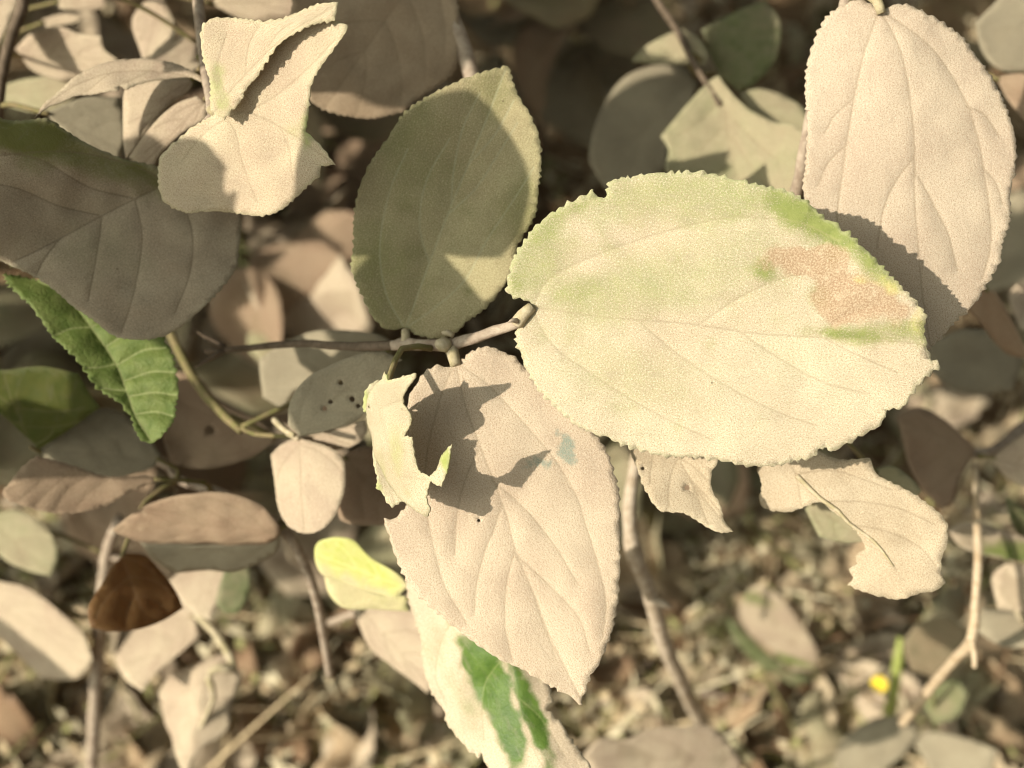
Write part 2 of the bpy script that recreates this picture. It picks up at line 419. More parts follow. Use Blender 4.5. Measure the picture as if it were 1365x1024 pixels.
    me.polygons.foreach_set('use_smooth', [True] * len(me.polygons))
    uvl = me.uv_layers.new(name='UVMap')
    li = np.empty(len(me.loops), int); me.loops.foreach_get('vertex_index', li)
    uv2 = np.vstack([xy, xy + 0.5]) * 100
    uvl.data.foreach_set('uv', uv2[li].ravel())
    at = me.attributes.new('vd', 'FLOAT', 'POINT'); at.data.foreach_set('value', np.concatenate([dv, dv]) * 1000)
    at = me.attributes.new('ed', 'FLOAT', 'POINT'); at.data.foreach_set('value', np.concatenate([de, de]) * 1000)
    pc = np.zeros((n, 4))
    if paint:
        nzp = np.array([noise.noise(Vector((p[0] * 230 + seed, p[1] * 230, 1.1))) for p in xy])
        nzp2 = np.array([noise.noise(Vector((p[0] * 620 + seed, p[1] * 620, 5.1))) for p in xy])
        for ch, cx, cy, r1, r2, ang, st in paint:
            ca, sa = math.cos(ang), math.sin(ang)
            X = (xy[:, 0] - cx) * ca + (xy[:, 1] - cy) * sa; Y = -(xy[:, 0] - cx) * sa + (xy[:, 1] - cy) * ca
            q = (X / r1) ** 2 + (Y / r2) ** 2
            q = q * (1 + 1.1 * nzp) + 0.25 * nzp2
            q = np.maximum(q, 0)
            pc[:, ch] = np.maximum(pc[:, ch], st * np.exp(-q ** 1.5 * 0.7))
    ca_ = me.color_attributes.new('paint', 'FLOAT_COLOR', 'POINT')
    ca_.data.foreach_set('color', np.vstack([pc, pc]).ravel())
    me.materials.append(mat)
    return me

def auto_veins(poly, mid, n=5):
    poly = np.array(poly); mid = np.array(mid); out = []
    L = mid[-1, 0] - mid[0, 0]
    for k in range(n):
        f = 0.06 + 0.74 * k / n
        x = mid[0, 0] + f * L; y = np.interp(x, mid[:, 0], mid[:, 1])
        for sd in (1, -1):
            sel = poly[(poly[:, 1] - y) * sd > 0]
            if len(sel) < 2: continue
            x2 = x + 0.30 * L
            o = sel[np.argsort(np.abs(sel[:, 0] - x2))[:2]].mean(0)
            hw = abs(o[1] - y)
            out.append([(x, y), (x + 0.10 * L, y + sd * hw * 0.42), (x + 0.22 * L, y + sd * hw * 0.72), (x + 0.32 * L, y + sd * hw * 0.88)])
    return out

LEAFS = {}
def leaf(parent, key, outline, base, tip, d0, d1, mat, tilt=0.0, sunny=None, mid=None, veins=None, nveins=4, holes=(), paint=(), label=None, petiole=None, pet_r=0.0009, pet_mat=None, shift=None, **kw):
    """outline etc. in photograph pixels, laid on a leaf plane with its own depth and tilt"""
    B = P(*base, d0); T = P(*tip, d1)
    a = (T - B).normalized()
    c = (B + T) / 2
    n = (CAM - c).normalized(); n = (n - a * n.dot(a)).normalized()
    if sunny is not None:
        tilt = min((i * 0.05 for i in range(-16, 17)), key=lambda t: abs((Matrix.Rotation(t, 3, a) @ n).dot(-SUN) - sunny) + 0.02 * abs(t))
    n = Matrix.Rotation(tilt, 3, a) @ n
    lat = n.cross(a).normalized()
    def loc(p):
        r = ray(p[0], p[1])
        t = (B - CAM).dot(n) / r.dot(n)
        q = CAM + r * t - B
        return (q.dot(a), q.dot(lat))
    poly = [loc(p) for p in outline]
    m = [loc(p) for p in (mid or [base, tip])]
    vs = [[loc(p) for p in v] for v in veins] if veins is not None else auto_veins(poly, m, nveins)
    hl = [[loc((hx + hr * math.cos(2 * math.pi * i / 8) * (1 + 0.25 * math.sin(i * 2.3)), hy + hr * math.sin(2 * math.pi * i / 8))) for i in range(8)] for hx, hy, hr in holes]
    sc = d0 / FPX
    pt = []
    for ch, x, y, rx, ry, ang, st in paint:
        cx, cy = loc((x, y))
        # pixel axes to leaf axes
        e = loc((x + 1, y)); rot = math.atan2(e[1] - cy, e[0] - cx)
        f = loc((x, y + 1)); flip = (e[0] - cx) * (f[1] - cy) - (e[1] - cy) * (f[0] - cx)
        pt.append((ch, cx, cy, rx * sc, ry * sc, rot + (ang if flip > 0 else -ang), st))
    org = B
    if shift is not None: org = B + shift
    me = leaf_mesh('leaf', poly, m, vs, (org, a, lat, n), mat, holes=hl, paint=pt, **kw)
    o = bpy.data.objects.new('leaf', me); link(o, parent, org)
    if label: o['label'] = label
    LEAFS[key] = (o, org, a, lat, n)
    if petiole:
        pts = [P(*p) for p in petiole]
        if shift is not None: pts = [p + shift for p in pts]
        k = len(pts)
        tube('petiole', pts, [pet_r * (1.35 - 0.35 * i / (k - 1)) for i in range(k)], pet_mat or PETIOLE, o, sides=8, rough=0.10, step=0.0015)
    return o

def rib(key, pts, radii, mat):
    o, org, a, lat, n = LEAFS[key]
    vs = o.data.vertices; m = len(vs) // 2
    pr = np.array([project(org + vs[i].co)[:2] for i in range(m)])
    out = []
    for p in pts:
        i = int(np.argmin(np.hypot(pr[:, 0] - p[0], pr[:, 1] - p[1])))
        out.append(org + vs[i].co + n * 0.0001)
    return tube('midrib', out, radii, mat, o, sides=6, step=0.002)

# ------------------------------------------------------------------ ground
def ground_mat():
    N = NT('soil')
    tc = N.n('ShaderNodeTexCoord').outputs['Object']
    n1 = N.noise(tc, 9, 5, 0.6); n2 = N.noise(tc, 70, 4, 0.65); n3 = N.noise(tc, 420, 3, 0.7)
    col = N.mix(N.ramp(n1, 0.3, 0.7), (0.15, 0.095, 0.05), (0.23, 0.155, 0.085))
    col = N.mix(N.math('MULTIPLY', N.ramp(n2, 0.45, 0.7), 0.6), col, (0.36, 0.255, 0.15))
    col = N.mix(N.math('MULTIPLY', N.ramp(n3, 0.5, 0.72), 0.5), col, (0.075, 0.045, 0.025))
    h = N.math('ADD', N.math('MULTIPLY', n2, 0.008), N.math('MULTIPLY', n3, 0.003))
    bump = N.n('ShaderNodeBump', {'Strength': 0.8, 'Distance': 1.0, 'Height': h}).outputs[0]
    pb = N.n('ShaderNodeBsdfPrincipled', {'Base Color': col, 'Roughness': 0.95, 'Normal': bump, 'Specular IOR Level': 0.1})
    N.n('ShaderNodeOutputMaterial', {0: pb.outputs[0]})
    return N.m
def gz(x, y):
    return 0.012 * noise.noise(Vector((x * 6, y * 6, 1.3))) + 0.005 * noise.noise(Vector((x * 25, y * 25, 5.1)))
ax = np.concatenate([[-40, -15, -6, -3, -2], np.arange(-1.2, 1.2001, 0.02), [2, 3, 6, 15, 40]])
ay = ax + 0.5
nx = len(ax)
gv = [(x, y, gz(x, y)) for y in ay for x in ax]
gf = [(j * nx + i, j * nx + i + 1, (j + 1) * nx + i + 1, (j + 1) * nx + i) for j in range(nx - 1) for i in range(nx - 1)]
ground = mesh_obj('ground', gv, gf, ground_mat(), None, (0, 0, 0))
tag(ground, 'brown dry soil under the shrub strewn with litter', 'ground', kind='structure')

# ------------------------------------------------------------------ foreground shoots
# 1. the shoot in focus
sh1 = thing('leafy_shoot', 'sharply focused grey twig in the centre bearing the largest pale dusty leaf', 'shoot', P(270, 470, 0.30))
tube('twig', [P(275, 468, 0.300), P(330, 464, 0.293), P(400, 458, 0.283), P(470, 462, 0.272), P(530, 460, 0.2635)],
     [0.0008, 0.0009, 0.0010, 0.0011, 0.0012], TWIG_DARK, sh1, sides=10, rough=0.25)  # shaded stretch of the same twig, its shade put into darker bark
tube('twig', [P(524, 460, 0.2642), P(540, 459, 0.262), P(568, 460, 0.2585), P(600, 459, 0.255), P(640, 448, 0.251), P(692, 431, 0.247)],
     [0.0012, 0.0016, 0.0013, 0.00155, 0.0012, 0.00115], TWIG, sh1, sides=12, rough=0.30, step=0.0012)
tube('thorn', [P(300, 464, 0.297), P(278, 452, 0.296), P(262, 442, 0.295)], [0.0011, 0.0007, 0.0001], TWIG_DARK, sh1)
tube('thorn', [P(300, 466, 0.297), P(280, 478, 0.296), P(260, 490, 0.295)], [0.0011, 0.0007, 0.0001], TWIG_DARK, sh1)
tube('bud', [P(594, 460, 0.2535), P(588, 459, 0.2520), P(583, 458, 0.2528)], [0.0018, 0.0017, 0.0008], PETIOLE, sh1, sides=10)
tube('bud', [P(603, 447, 0.2535), P(596, 443, 0.2525), P(589, 444, 0.2525)], [0.0008, 0.0007, 0.0003], PETIOLE, sh1, sides=8)
tube('stipule', [P(690, 428, 0.2458), P(683, 427, 0.2440), P(678, 430, 0.2435)], [0.0007, 0.0005, 0.0002], TWIG, sh1, sides=6)

A_out = [(708,404),(701,401),(683,396),(676,385),(679,367),(686,344),(708,311),(730,289),(761,269),(792,251),(797,262),(805,264),(808,253),(807,245),(821,238),(858,233),(891,230),(931,229),(960,233),(990,240),(1019,247),(1048,253),(1074,267),(1099,289),(1134,311),(1158,333),(1180,355),(1207,385),(1231,411),(1237,422),(1235,444),(1240,469),(1246,482),(1257,488),(1253,495),(1235,508),(1217,530),(1204,546),(1184,548),(1176,568),(1151,583),(1125,599),(1109,606),(1099,599),(1092,603),(1087,612),(1066,616),(1041,621),(1012,623),(991,622),(968,617),(931,612),(887,610),(865,605),(833,596),(807,583),(796,581),(767,566),(749,550),(723,524),(705,495),(690,462),(687,447),(694,429),(706,416)]
A_mid = [(709,409),(796,422),(870,428),(931,434),(1012,446),(1121,453),(1231,462),(1252,488)]
A_v = [[(712,404),(730,374),(766,352),(821,330),(865,315),(920,300),(975,289),(1019,291),(1070,298),(1120,322)],
       [(931,433),(975,403),(1012,383),(1048,370),(1085,365),(1130,372)],
       [(1090,451),(1125,425),(1165,410),(1205,408)],
       [(712,413),(720,435),(745,468),(778,491),(833,528),(890,560),(950,588)],
       [(850,427),(900,470),(960,510),(1030,548),(1090,570)],
       [(985,443),(1040,480),(1100,512),(1160,528)],
       [(1100,453),(1150,478),(1200,500)]]
A_p = [(0,1085,292,80,24,0.42,0.72),(0,1170,345,42,22,0.8,0.6),(0,1020,362,14,14,0,0.6),(0,1140,447,50,9,0.08,0.62),(0,1200,440,40,14,0.1,0.45),(0,730,305,60,18,-0.75,0.42),(0,775,388,45,22,-0.2,0.40),(0,905,265,200,40,0.0,0.34),(0,850,500,90,40,0.3,0.22),(0,840,385,130,50,-0.3,0.30),(0,960,350,120,60,-0.2,0.22),(0,720,340,60,60,0,0.34),(0,1095,395,10,14,0,0.6),(0,690,375,14,22,0,0.4),(0,768,275,20,10,-0.5,0.5),
       (1,1060,345,32,15,0.1,0.9),(1,1105,350,27,20,0.3,0.95),(1,1118,378,34,26,0.4,0.9),(1,1120,408,30,28,0,0.85),(1,1165,405,38,22,0.2,0.85),(1,1080,362,36,9,0.1,0.75),(1,1200,412,22,14,0.3,0.7),(1,1030,350,14,10,0,0.6),
       (2,1190,382,24,12,0.7,0.62),(2,1145,372,14,9,0.3,0.6),(2,1225,425,14,24,0.2,0.55),(2,1130,330,36,10,0.5,0.35)]
leaf(sh1, 'A', A_out, (709,409), (1252,488), 0.2465, 0.2290, M_A, tilt=0.10, mid=A_mid, veins=A_v, paint=A_p, fold=0.10, droop=0.10, bend=0.004, wav=0.0008, teeth=(0.0023, 0.0010), pillow=0.0008,
     label='largest leaf, cream with dust, green along its top and a pinkish dead patch near the tip',
     petiole=[(690,431,0.2472),(697,420,0.2462),(709,409,0.2463)], pet_r=0.0013, groove=0.00035)
B_out = [(676,87),(680,95),(684,110),(693,132),(711,161),(722,194),(722,234),(719,253),(715,289),(693,326),(685,360),(672,385),(650,411),(624,429),(606,445),(577,451),(551,444),(540,437),(518,440),(500,427),(485,400),(470,359),(473,330),(477,275),(492,227),(521,183),(536,158),(558,139),(605,114),(638,99)]
B_mid = [(540,440),(565,370),(601,275),(649,158),(675,90)]
B_v = [[(543,436),(580,410),(620,374),(649,322),(686,267),(712,225)],[(537,434),(515,390),(508,330),(520,260),(545,200)],[(572,352),(560,300),(570,240),(600,185)],[(601,275),(605,225),(618,170),(640,125)],[(598,285),(635,250),(665,205),(690,165)],[(625,218),(660,180),(685,135)]]
leaf(sh1, 'B', B_out, (540,440), (676,87), 0.2625, 0.2580, M_B, sunny=0.72, mid=B_mid, veins=B_v, fold=0.16, droop=0.05, wav=0.0010, teeth=(0.0021, 0.0007), pillow=0.0009,
     paint=[(0,500,380,60,80,0,0.3),(0,560,200,60,60,0,0.25),(0,700,290,30,40,0,0.3),(0,655,130,30,30,0,0.25)], label='upright green-grey leaf mostly in shadow with a sunlit tip',
     petiole=[(540,460,0.2622),(541,450,0.2615),(540,440,0.2622)], pet_r=0.0010)
C_out = [(610,483),(617,480),(624,471),(646,463),(664,467),(686,477),(701,491),(735,520),(765,548),(796,583),(811,608),(822,645),(826,678),(827,759),(824,807),(815,847),(800,883),(785,909),(776,942),(767,938),(749,926),(734,918),(694,894),(668,883),(635,861),(598,832),(573,810),(555,792),(533,759),(523,730),(511,691),(529,689),(540,675),(551,664),(548,640),(541,600),(540,560),(547,525),(556,510),(566,495),(584,486),(602,488)]
C_mid = [(607,486),(620,540),(640,595),(672,680),(686,733),(712,796),(734,854),(776,940)]
C_v = [[(612,487),(630,498),(657,520),(701,568),(738,612),(767,660),(780,700),(796,752),(807,803),(803,850)],[(603,490),(594,510),(584,542),(570,600),(566,650),(569,690),(577,730),(591,781),(620,832)],[(668,672),(656,710),(646,733),(634,780),(631,820)],[(686,733),(676,770),(672,800),(673,840),(682,884)],[(690,742),(734,784),(771,825),(785,869)],[(712,796),(722,830),(740,880)],[(640,595),(620,640),(608,690),(605,740)],[(655,640),(700,680),(740,730),(770,780)]]
leaf(sh1, 'C', C_out, (607,486), (776,941), 0.2520, 0.2440, M_C, sunny=0.74, mid=C_mid, veins=C_v, fold=0.05, droop=0.10, wav=0.0010, teeth=(0.0026, 0.0007), pillow=0.0006, bend=0.002,
     paint=[(3,752,598,15,20,0.4,0.85),(3,728,618,34,7,0,0.65),(3,738,578,18,12,0,0.5),(3,720,535,14,8,0,0.35)], label='beige leaf hanging down with a jagged shadow across it and a small teal stain',
     petiole=[(601,462,0.2550),(604,473,0.2530),(607,487,0.2516)], pet_r=0.0013, holes=[(638,694,2.2)], groove=0.0004)

# curled, eaten leaf
def curlD(xy, u, tt, w, W, L):
    w = w.copy()
    k = np.clip((-tt) / (W * 0.5), -1, 1)
    return np.zeros(len(xy)), np.zeros(len(xy)), w + 0.0025 * np.cos(np.clip(np.abs(k), 0, 1) * 1.5)
D_out = [(525,492),(529,497),(531,503),(556,497),(556,503),(547,524),(545,535),(552,550),(553,560),(546,579),(555,581),(557,595),(560,608),(566,623),(571,627),(580,632),(587,623),(589,608),(604,591),(602,608),(600,623),(597,645),(589,642),(582,638),(582,660),(587,674),(582,684),(573,678),(551,664),(538,652),(525,638),(514,612),(505,586),(497,566),(499,548),(503,536),(508,520),(516,506),(522,502)]
leaf(sh1, 'D', D_out, (512,512), (583,682), 0.2415, 0.2395, M_D, tilt=0.97, mid=[(512,514),(522,560),(535,610),(560,655),(582,682)], veins=[[(520,540),(545,530)],[(525,580),(550,600)],[(545,630),(580,636)]], shape=curlD, wav=0.0012, teeth=(0.0014, 0.0004), pillow=0.0005, edgewave=0.0012, h=0.0011, th=0.00035,
     label='narrow curled pale leaf with a chewed edge and a small green hook',
     paint=[(0,598,612,9,22,0,0.85),(0,530,495,6,9,0,0.7),(0,540,600,14,40,0.2,0.35),(0,520,620,10,30,0.3,0.3)], holes=[(507,538,2.0)])
D2_out = [(505,506),(492,514),(485,530),(484,548),(494,552),(498,546),(500,575),(498,612),(503,640),(500,650),(508,656),(514,668),(522,677),(536,668),(545,660),(530,635),(515,600),(510,560),(514,520)]
leaf(sh1, 'D2', D2_out, (510,508), (526,676), 0.2475, 0.2480, M_D, tilt=0.30, mid=[(510,510),(508,560),(512,620),(526,674)], veins=[], wav=0.001, teeth=(0.0016, 0.0005), h=0.0012, edgewave=0.001, paint=[(0,487,535,5,22,0,0.6),(0,503,650,7,10,0,0.5)],
     label='yellowish rolled-under half of the chewed leaf')
U_out = [(385,566),(388,535),(407,506),(440,487),(476,473),(503,467),(522,473),(536,480),(524,486),(520,495),(522,520),(512,545),(489,550),(470,564),(430,576),(400,582)]
leaf(sh1, 'U', U_out, (392,580), (528,480), 0.2790, 0.2700, M_GREY, tilt=-0.1, mid=[(392,578),(450,530),(528,480)], nveins=3, wav=0.0012, h=0.002, holes=[(455,510,3.5),(470,532,4),(478,541,3.2),(489,540,4.5),(432,545,3.5),(440,536,3)], teeth=None,
     label='small grey shaded leaf with insect holes', petiole=[(366,560,0.2900),(378,572,0.2840),(392,580,0.2788)], pet_r=0.0007)

# 2. upper right shoot
sh2 = thing('leafy_shoot', 'thin twig at the upper right carrying one long pale dusty leaf in the sun', 'shoot', P(1062, 262, 0.275))
tube('twig', [P(1035,330,0.300), P(1062,255,0.279), P(1070,215,0.273), P(1082,150,0.268), P(1112,60,0.262), P(1128,-6,0.256), P(1130,-60,0.253)], [0.0018,0.0016,0.0016,0.0014,0.0013,0.0013,0.0012], TWIG, sh2, sides=10, rough=0.2)
G_out = [(1172,16),(1167,8),(1155,1),(1140,-4),(1126,4),(1110,12),(1100,22),(1088,44),(1077,77),(1074,110),(1076,139),(1078,165),(1076,205),(1074,256),(1084,310),(1110,365),(1150,415),(1195,448),(1236,466),(1253,454),(1271,432),(1304,400),(1323,370),(1336,348),(1341,319),(1350,293),(1351,256),(1359,216),(1358,176),(1348,146),(1334,114),(1312,81),(1286,48),(1253,26),(1228,15),(1209,5),(1187,7),(1178,12)]
G_mid = [(1174,16),(1195,55),(1209,110),(1218,183),(1219,238),(1221,293),(1228,370),(1240,460)]
G_v = [[(1170,18),(1151,73),(1136,147),(1125,220),(1118,293),(1130,350)],[(1182,18),(1242,62),(1279,114),(1305,176),(1319,256),(1325,320),(1312,370)],[(1218,210),(1195,240),(1178,280),(1170,330)],[(1219,225),(1245,270),(1265,310),(1278,360)],[(1138,130),(1115,150),(1100,175)],[(1130,190),(1105,215),(1092,245)],[(1290,140),(1315,150),(1335,175)],[(1312,220),(1330,240),(1340,270)]]
leaf(sh2, 'G', G_out, (1174,16), (1240,464), 0.2540, 0.2500, M_G, sunny=0.76, mid=G_mid, veins=G_v, fold=-0.06, droop=0.06, wav=0.0010, teeth=(0.0020, 0.0008), pillow=0.0009, groove=0.0004,
     label='tall pinkish-beige leaf partly shaded by the largest leaf', petiole=[(1128,-6,0.2560),(1150,-10,0.2545),(1168,0,0.2535),(1175,18,0.2537)], pet_r=0.0011)

# 3. right lower shoot, torn leaves
sh3 = thing('leafy_shoot', 'shoot hidden behind the largest leaf with two torn leaves showing below it', 'shoot', P(1000, 520, 0.285))
tube('twig', [P(1120,470,0.300), P(1030,540,0.285), P(950,552,0.274), P(880,540,0.272)], [0.0013,0.0013,0.0012,0.001], TWIG, sh3)
R1_out = [(845,575),(840,599),(850,628),(860,655),(877,680),(895,684),(911,685),(934,698),(955,709),(978,709),(966,695),(960,675),(948,651),(948,631),(955,618),(968,590),(930,560),(880,555)]
leaf(sh3, 'R1', R1_out, (885,560), (976,709), 0.2560, 0.2500, M_R, sunny=0.8, mid=[(885,560),(905,612),(935,660),(974,708)], nveins=3, holes=[(857,625,2.5),(916,650,3.6)], wav=0.0012, fold=0.2, teeth=(0.0022,0.0004), label='narrow torn leaf with two pinholes', petiole=[(900,545,0.2700),(892,550,0.262),(885,560,0.2558)])
R2_out = [(1010,600),(1009,624),(1015,648),(1012,668),(1022,680),(1052,683),(1069,677),(1093,668),(1113,684),(1133,700),(1150,722),(1152,734),(1140,742),(1143,752),(1131,759),(1137,771),(1130,782),(1154,791),(1194,800),(1228,791),(1247,788),(1260,779),(1255,760),(1256,742),(1263,725),(1261,695),(1234,671),(1211,656),(1181,641),(1170,634),(1159,611),(1116,612),(1070,590),(1030,575)]
R2_mid = [(1035,590),(1060,630),(1093,664),(1133,696),(1165,722),(1195,760)]
leaf(sh3, 'R2', R2_out, (1035,590), (1215,795), 0.2620, 0.2545, M_R, tilt=0.12, mid=R2_mid, veins=[[(1050,612),(1062,640),(1068,674)],[(1062,632),(1110,628),(1150,640),(1190,655)],[(1100,668),(1150,670),(1200,680),(1245,700)],[(1140,700),(1185,710),(1225,730),(1248,755)]], wav=0.0014, fold=-0.12, teeth=(0.0024,0.0004), pillow=0.001, label='large ragged leaf with a wide bite out of its lower side', petiole=[(1020,548,0.2810),(1028,568,0.272),(1035,590,0.2622)])
rib('R2', [(1062,634),(1093,665),(1115,682),(1133,697),(1163,721),(1192,757)], [0.0006,0.00055,0.0005,0.00045,0.0004,0.0002], PETIOLE)
leaf(sh3, 'R3', [(1073,678),(1095,660),(1150,700),(1155,722),(1125,724),(1092,716)], (1080,670), (1152,722), 0.300, 0.298, M_DUSTG, tilt=0.1, nveins=2, h=0.0025, teeth=None)
leaf(sh3, 'R4', [(1165,625),(1190,622),(1215,638),(1228,655),(1215,668),(1185,660)], (1165,630), (1226,660), 0.305, 0.300, M_DUSTG, tilt=0.1, nveins=2, h=0.0025, teeth=None)

# 4. left shoot with the folded bright leaf and the big shaded leaf
sh4 = thing('leafy_shoot', 'shoot at the upper left with a bright folded leaf over a big brown shaded one', 'shoot', P(275, 150, 0.27))
tube('twig', [P(262,-20,0.285), P(268,40,0.278), P(276,105,0.270), P(282,150,0.257), P(262,200,0.270), P(250,260,0.29)], [0.0015,0.0015,0.0014,0.0013,0.0012,0.0011], TWIG, sh4, sides=10)
def bendH(xy, u, tt, w, W, L):
    return np.zeros(len(xy)), np.zeros(len(xy)), w
H1_out = [(282,148),(281,128),(280,106),(271,73),(271,40),(278,30),(289,24),(315,24),(352,27),(388,20),(421,7),(449,2),(445,27),(421,31),(396,44),(374,59),(359,81),(341,106),(330,117),(318,140),(300,160)]
leaf(sh4, 'H1', H1_out, (286,150), (447,4), 0.2475, 0.2385, M_H, sunny=0.84, mid=[(288,148),(320,105),(380,50),(446,6)], veins=[[(300,130),(290,90),(300,45)],[(325,100),(330,60),(345,32)],[(352,72),(370,45),(390,30)]], fold=0.03, wav=0.0012, teeth=(0.0017,0.0006), edgewave=0.0008, paint=[(0,288,110,10,30,0.3,0.5),(0,300,140,14,14,0,0.5)], label='upper lobe of the folded bright leaf', h=0.0014)
H2_out = [(286,150),(300,130),(325,105),(352,72),(378,48),(405,30),(432,24),(462,33),(460,42),(440,70),(425,95),(416,117),(414,140),(412,158),(408,176),(421,187),(436,203),(447,220),(430,223),(425,238),(412,249),(399,260),(370,282),(344,288),(319,286),(275,282),(249,284),(220,271),(211,249),(211,216),(222,198),(234,187),(256,168)]
leaf(sh4, 'H2', H2_out, (286,152), (447,220), 0.2515, 0.2460, M_H, sunny=0.9, mid=[(288,152),(330,150),(375,170),(420,200),(445,219)], veins=[[(300,151),(315,180),(322,220),(340,270)],[(330,151),(370,125),(410,90),(445,50)],[(320,150),(275,175),(240,215)],[(375,172),(385,200),(390,240)]], fold=-0.02, droop=0.03, wav=0.0012, teeth=(0.0021,0.00055), edgewave=0.0008, pillow=0.0008,
     paint=[(0,411,170,9,30,0,0.55),(0,395,172,20,14,0,0.35)], label='bright cream leaf blade with a shadow on its left corner', petiole=[(281,146,0.2580),(283,148,0.2540),(287,152,0.2518)])
I_out = [(-70,235),(-40,190),(0,155),(18,163),(45,163),(70,161),(92,176),(121,194),(165,212),(205,220),(260,240),(310,262),(322,293),(319,330),(315,356),(293,385),(271,407),(242,433),(212,447),(183,449),(154,444),(128,425),(99,407),(73,385),(44,367),(10,352),(-40,330),(-75,290)]
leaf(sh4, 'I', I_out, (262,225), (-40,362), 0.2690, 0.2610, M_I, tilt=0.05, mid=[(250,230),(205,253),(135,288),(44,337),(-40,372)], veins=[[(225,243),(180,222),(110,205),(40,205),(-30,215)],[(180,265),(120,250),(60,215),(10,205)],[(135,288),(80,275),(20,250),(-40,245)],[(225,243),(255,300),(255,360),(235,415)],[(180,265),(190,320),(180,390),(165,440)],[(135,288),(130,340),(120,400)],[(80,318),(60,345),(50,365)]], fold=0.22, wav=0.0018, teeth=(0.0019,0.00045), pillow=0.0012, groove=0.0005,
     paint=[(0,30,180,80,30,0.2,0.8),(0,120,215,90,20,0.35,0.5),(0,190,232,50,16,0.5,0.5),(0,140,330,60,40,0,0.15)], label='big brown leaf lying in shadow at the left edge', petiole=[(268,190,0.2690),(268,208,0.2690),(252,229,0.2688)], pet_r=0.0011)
K_out = [(46,158),(61,136),(92,110),(119,94),(150,83),(184,79),(211,81),(235,86),(255,94),(275,104),(268,108),(250,101),(220,105),(193,112),(180,117),(170,123),(161,118),(160,125),(128,127),(103,128),(79,137),(64,143)]
leaf(sh4, 'K', K_out, (276,105), (46,158), 0.2710, 0.2650, M_DUST, sunny=0.72, mid=[(275,105),(210,95),(140,100),(80,125),(48,156)], veins=[[(200,95),(170,112)],[(150,98),(115,122)]], fold=0.1, wav=0.0012, teeth=(0.0016,0.0003), h=0.0015, label='narrow arched beige leaf pointing left')
L_out = [(165,128),(176,115),(215,106),(258,103),(252,120),(225,140),(200,165),(178,200),(168,212),(164,180)]
leaf(sh4, 'L', L_out, (258,104), (168,208), 0.2800, 0.2840, M_DUST, sunny=0.85, nveins=2, h=0.0025, teeth=None)
L2_out = [(172,210),(200,170),(232,140),(262,128),(276,140),(275,158),(240,180),(215,205),(205,222),(185,222)]
leaf(sh4, 'L2', L2_out, (276,130), (188,222), 0.2740, 0.2790, M_DUST, sunny=0.75, nveins=3, h=0.0025, teeth=None)
J_out = [(4,366),(22,366),(60,375),(86,390),(110,410),(147,438),(168,446),(200,440),(214,449),(223,465),(231,480),(235,495),(237,512),(238,531),(236,545),(234,557),(227,570),(218,580),(208,587),(201,589),(192,587),(185,580),(176,557),(161,539),(128,517),(110,491),(73,454),(44,414),(18,389)]
leaf(sh4, 'J', J_out, (10,352), (201,588), 0.2780, 0.2720, M_J, sunny=0.55, mid=[(20,362),(84,392),(121,436),(154,484),(168,520),(181,555),(201,587)], veins=[[(121,436),(150,425),(170,430)],[(140,462),(175,445),(205,445)],[(155,486),(190,470),(222,468)],[(163,508),(200,498),(232,500)],[(170,528),(205,525),(236,530)],[(180,552),(208,550),(230,556)],[(100,411),(118,410),(130,420)],[(121,436),(95,440),(75,450)],[(154,484),(135,490),(115,492)],[(168,520),(152,520),(135,518)]], fold=0.26, pillow=0.0045, groove=0.0008, wav=0.0008, teeth=(0.0019,0.0009), h=0.0012, label='fresh green toothed leaf with pale veins under the shaded leaf')

# unseen leaves added beyond the left side, outlined from the shadows they cast below
def shade_leaf(parent, key, outline, base, tip, d, t, mat, **kw):
    return leaf(parent, key, outline, base, tip, d, d, mat, shift=-SUN * t, wav=0.0006, teeth=(0.0022, 0.0005), h=0.003, step=0.0009, **kw)
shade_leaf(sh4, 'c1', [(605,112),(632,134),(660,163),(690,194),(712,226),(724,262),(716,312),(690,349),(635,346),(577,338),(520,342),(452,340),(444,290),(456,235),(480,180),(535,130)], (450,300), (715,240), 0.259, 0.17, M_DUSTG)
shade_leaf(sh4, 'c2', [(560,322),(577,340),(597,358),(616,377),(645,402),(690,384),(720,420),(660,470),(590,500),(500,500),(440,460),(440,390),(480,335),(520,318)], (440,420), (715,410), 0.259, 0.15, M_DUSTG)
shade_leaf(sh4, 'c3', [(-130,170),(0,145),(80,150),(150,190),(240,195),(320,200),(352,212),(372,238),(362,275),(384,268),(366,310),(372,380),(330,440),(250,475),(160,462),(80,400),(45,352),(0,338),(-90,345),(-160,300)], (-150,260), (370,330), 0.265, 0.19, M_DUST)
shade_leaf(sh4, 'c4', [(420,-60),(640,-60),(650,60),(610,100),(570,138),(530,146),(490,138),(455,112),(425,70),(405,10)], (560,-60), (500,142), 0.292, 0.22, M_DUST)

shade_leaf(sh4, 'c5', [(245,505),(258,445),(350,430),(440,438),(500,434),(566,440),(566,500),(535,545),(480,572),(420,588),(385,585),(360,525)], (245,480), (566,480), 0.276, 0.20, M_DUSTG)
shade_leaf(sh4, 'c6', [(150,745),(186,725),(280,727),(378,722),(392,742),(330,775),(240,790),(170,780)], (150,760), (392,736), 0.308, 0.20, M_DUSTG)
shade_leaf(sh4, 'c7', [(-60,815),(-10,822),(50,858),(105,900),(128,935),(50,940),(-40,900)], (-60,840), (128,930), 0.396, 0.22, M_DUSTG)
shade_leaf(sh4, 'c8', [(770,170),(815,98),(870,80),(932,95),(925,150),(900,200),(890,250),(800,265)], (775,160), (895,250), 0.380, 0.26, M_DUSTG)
shade_leaf(sh4, 'c9', [(938,45),(990,0),(1045,-10),(1045,75),(1012,112),(978,124),(950,95)], (1045,0), (970,120), 0.370, 0.26, M_DUSTG)
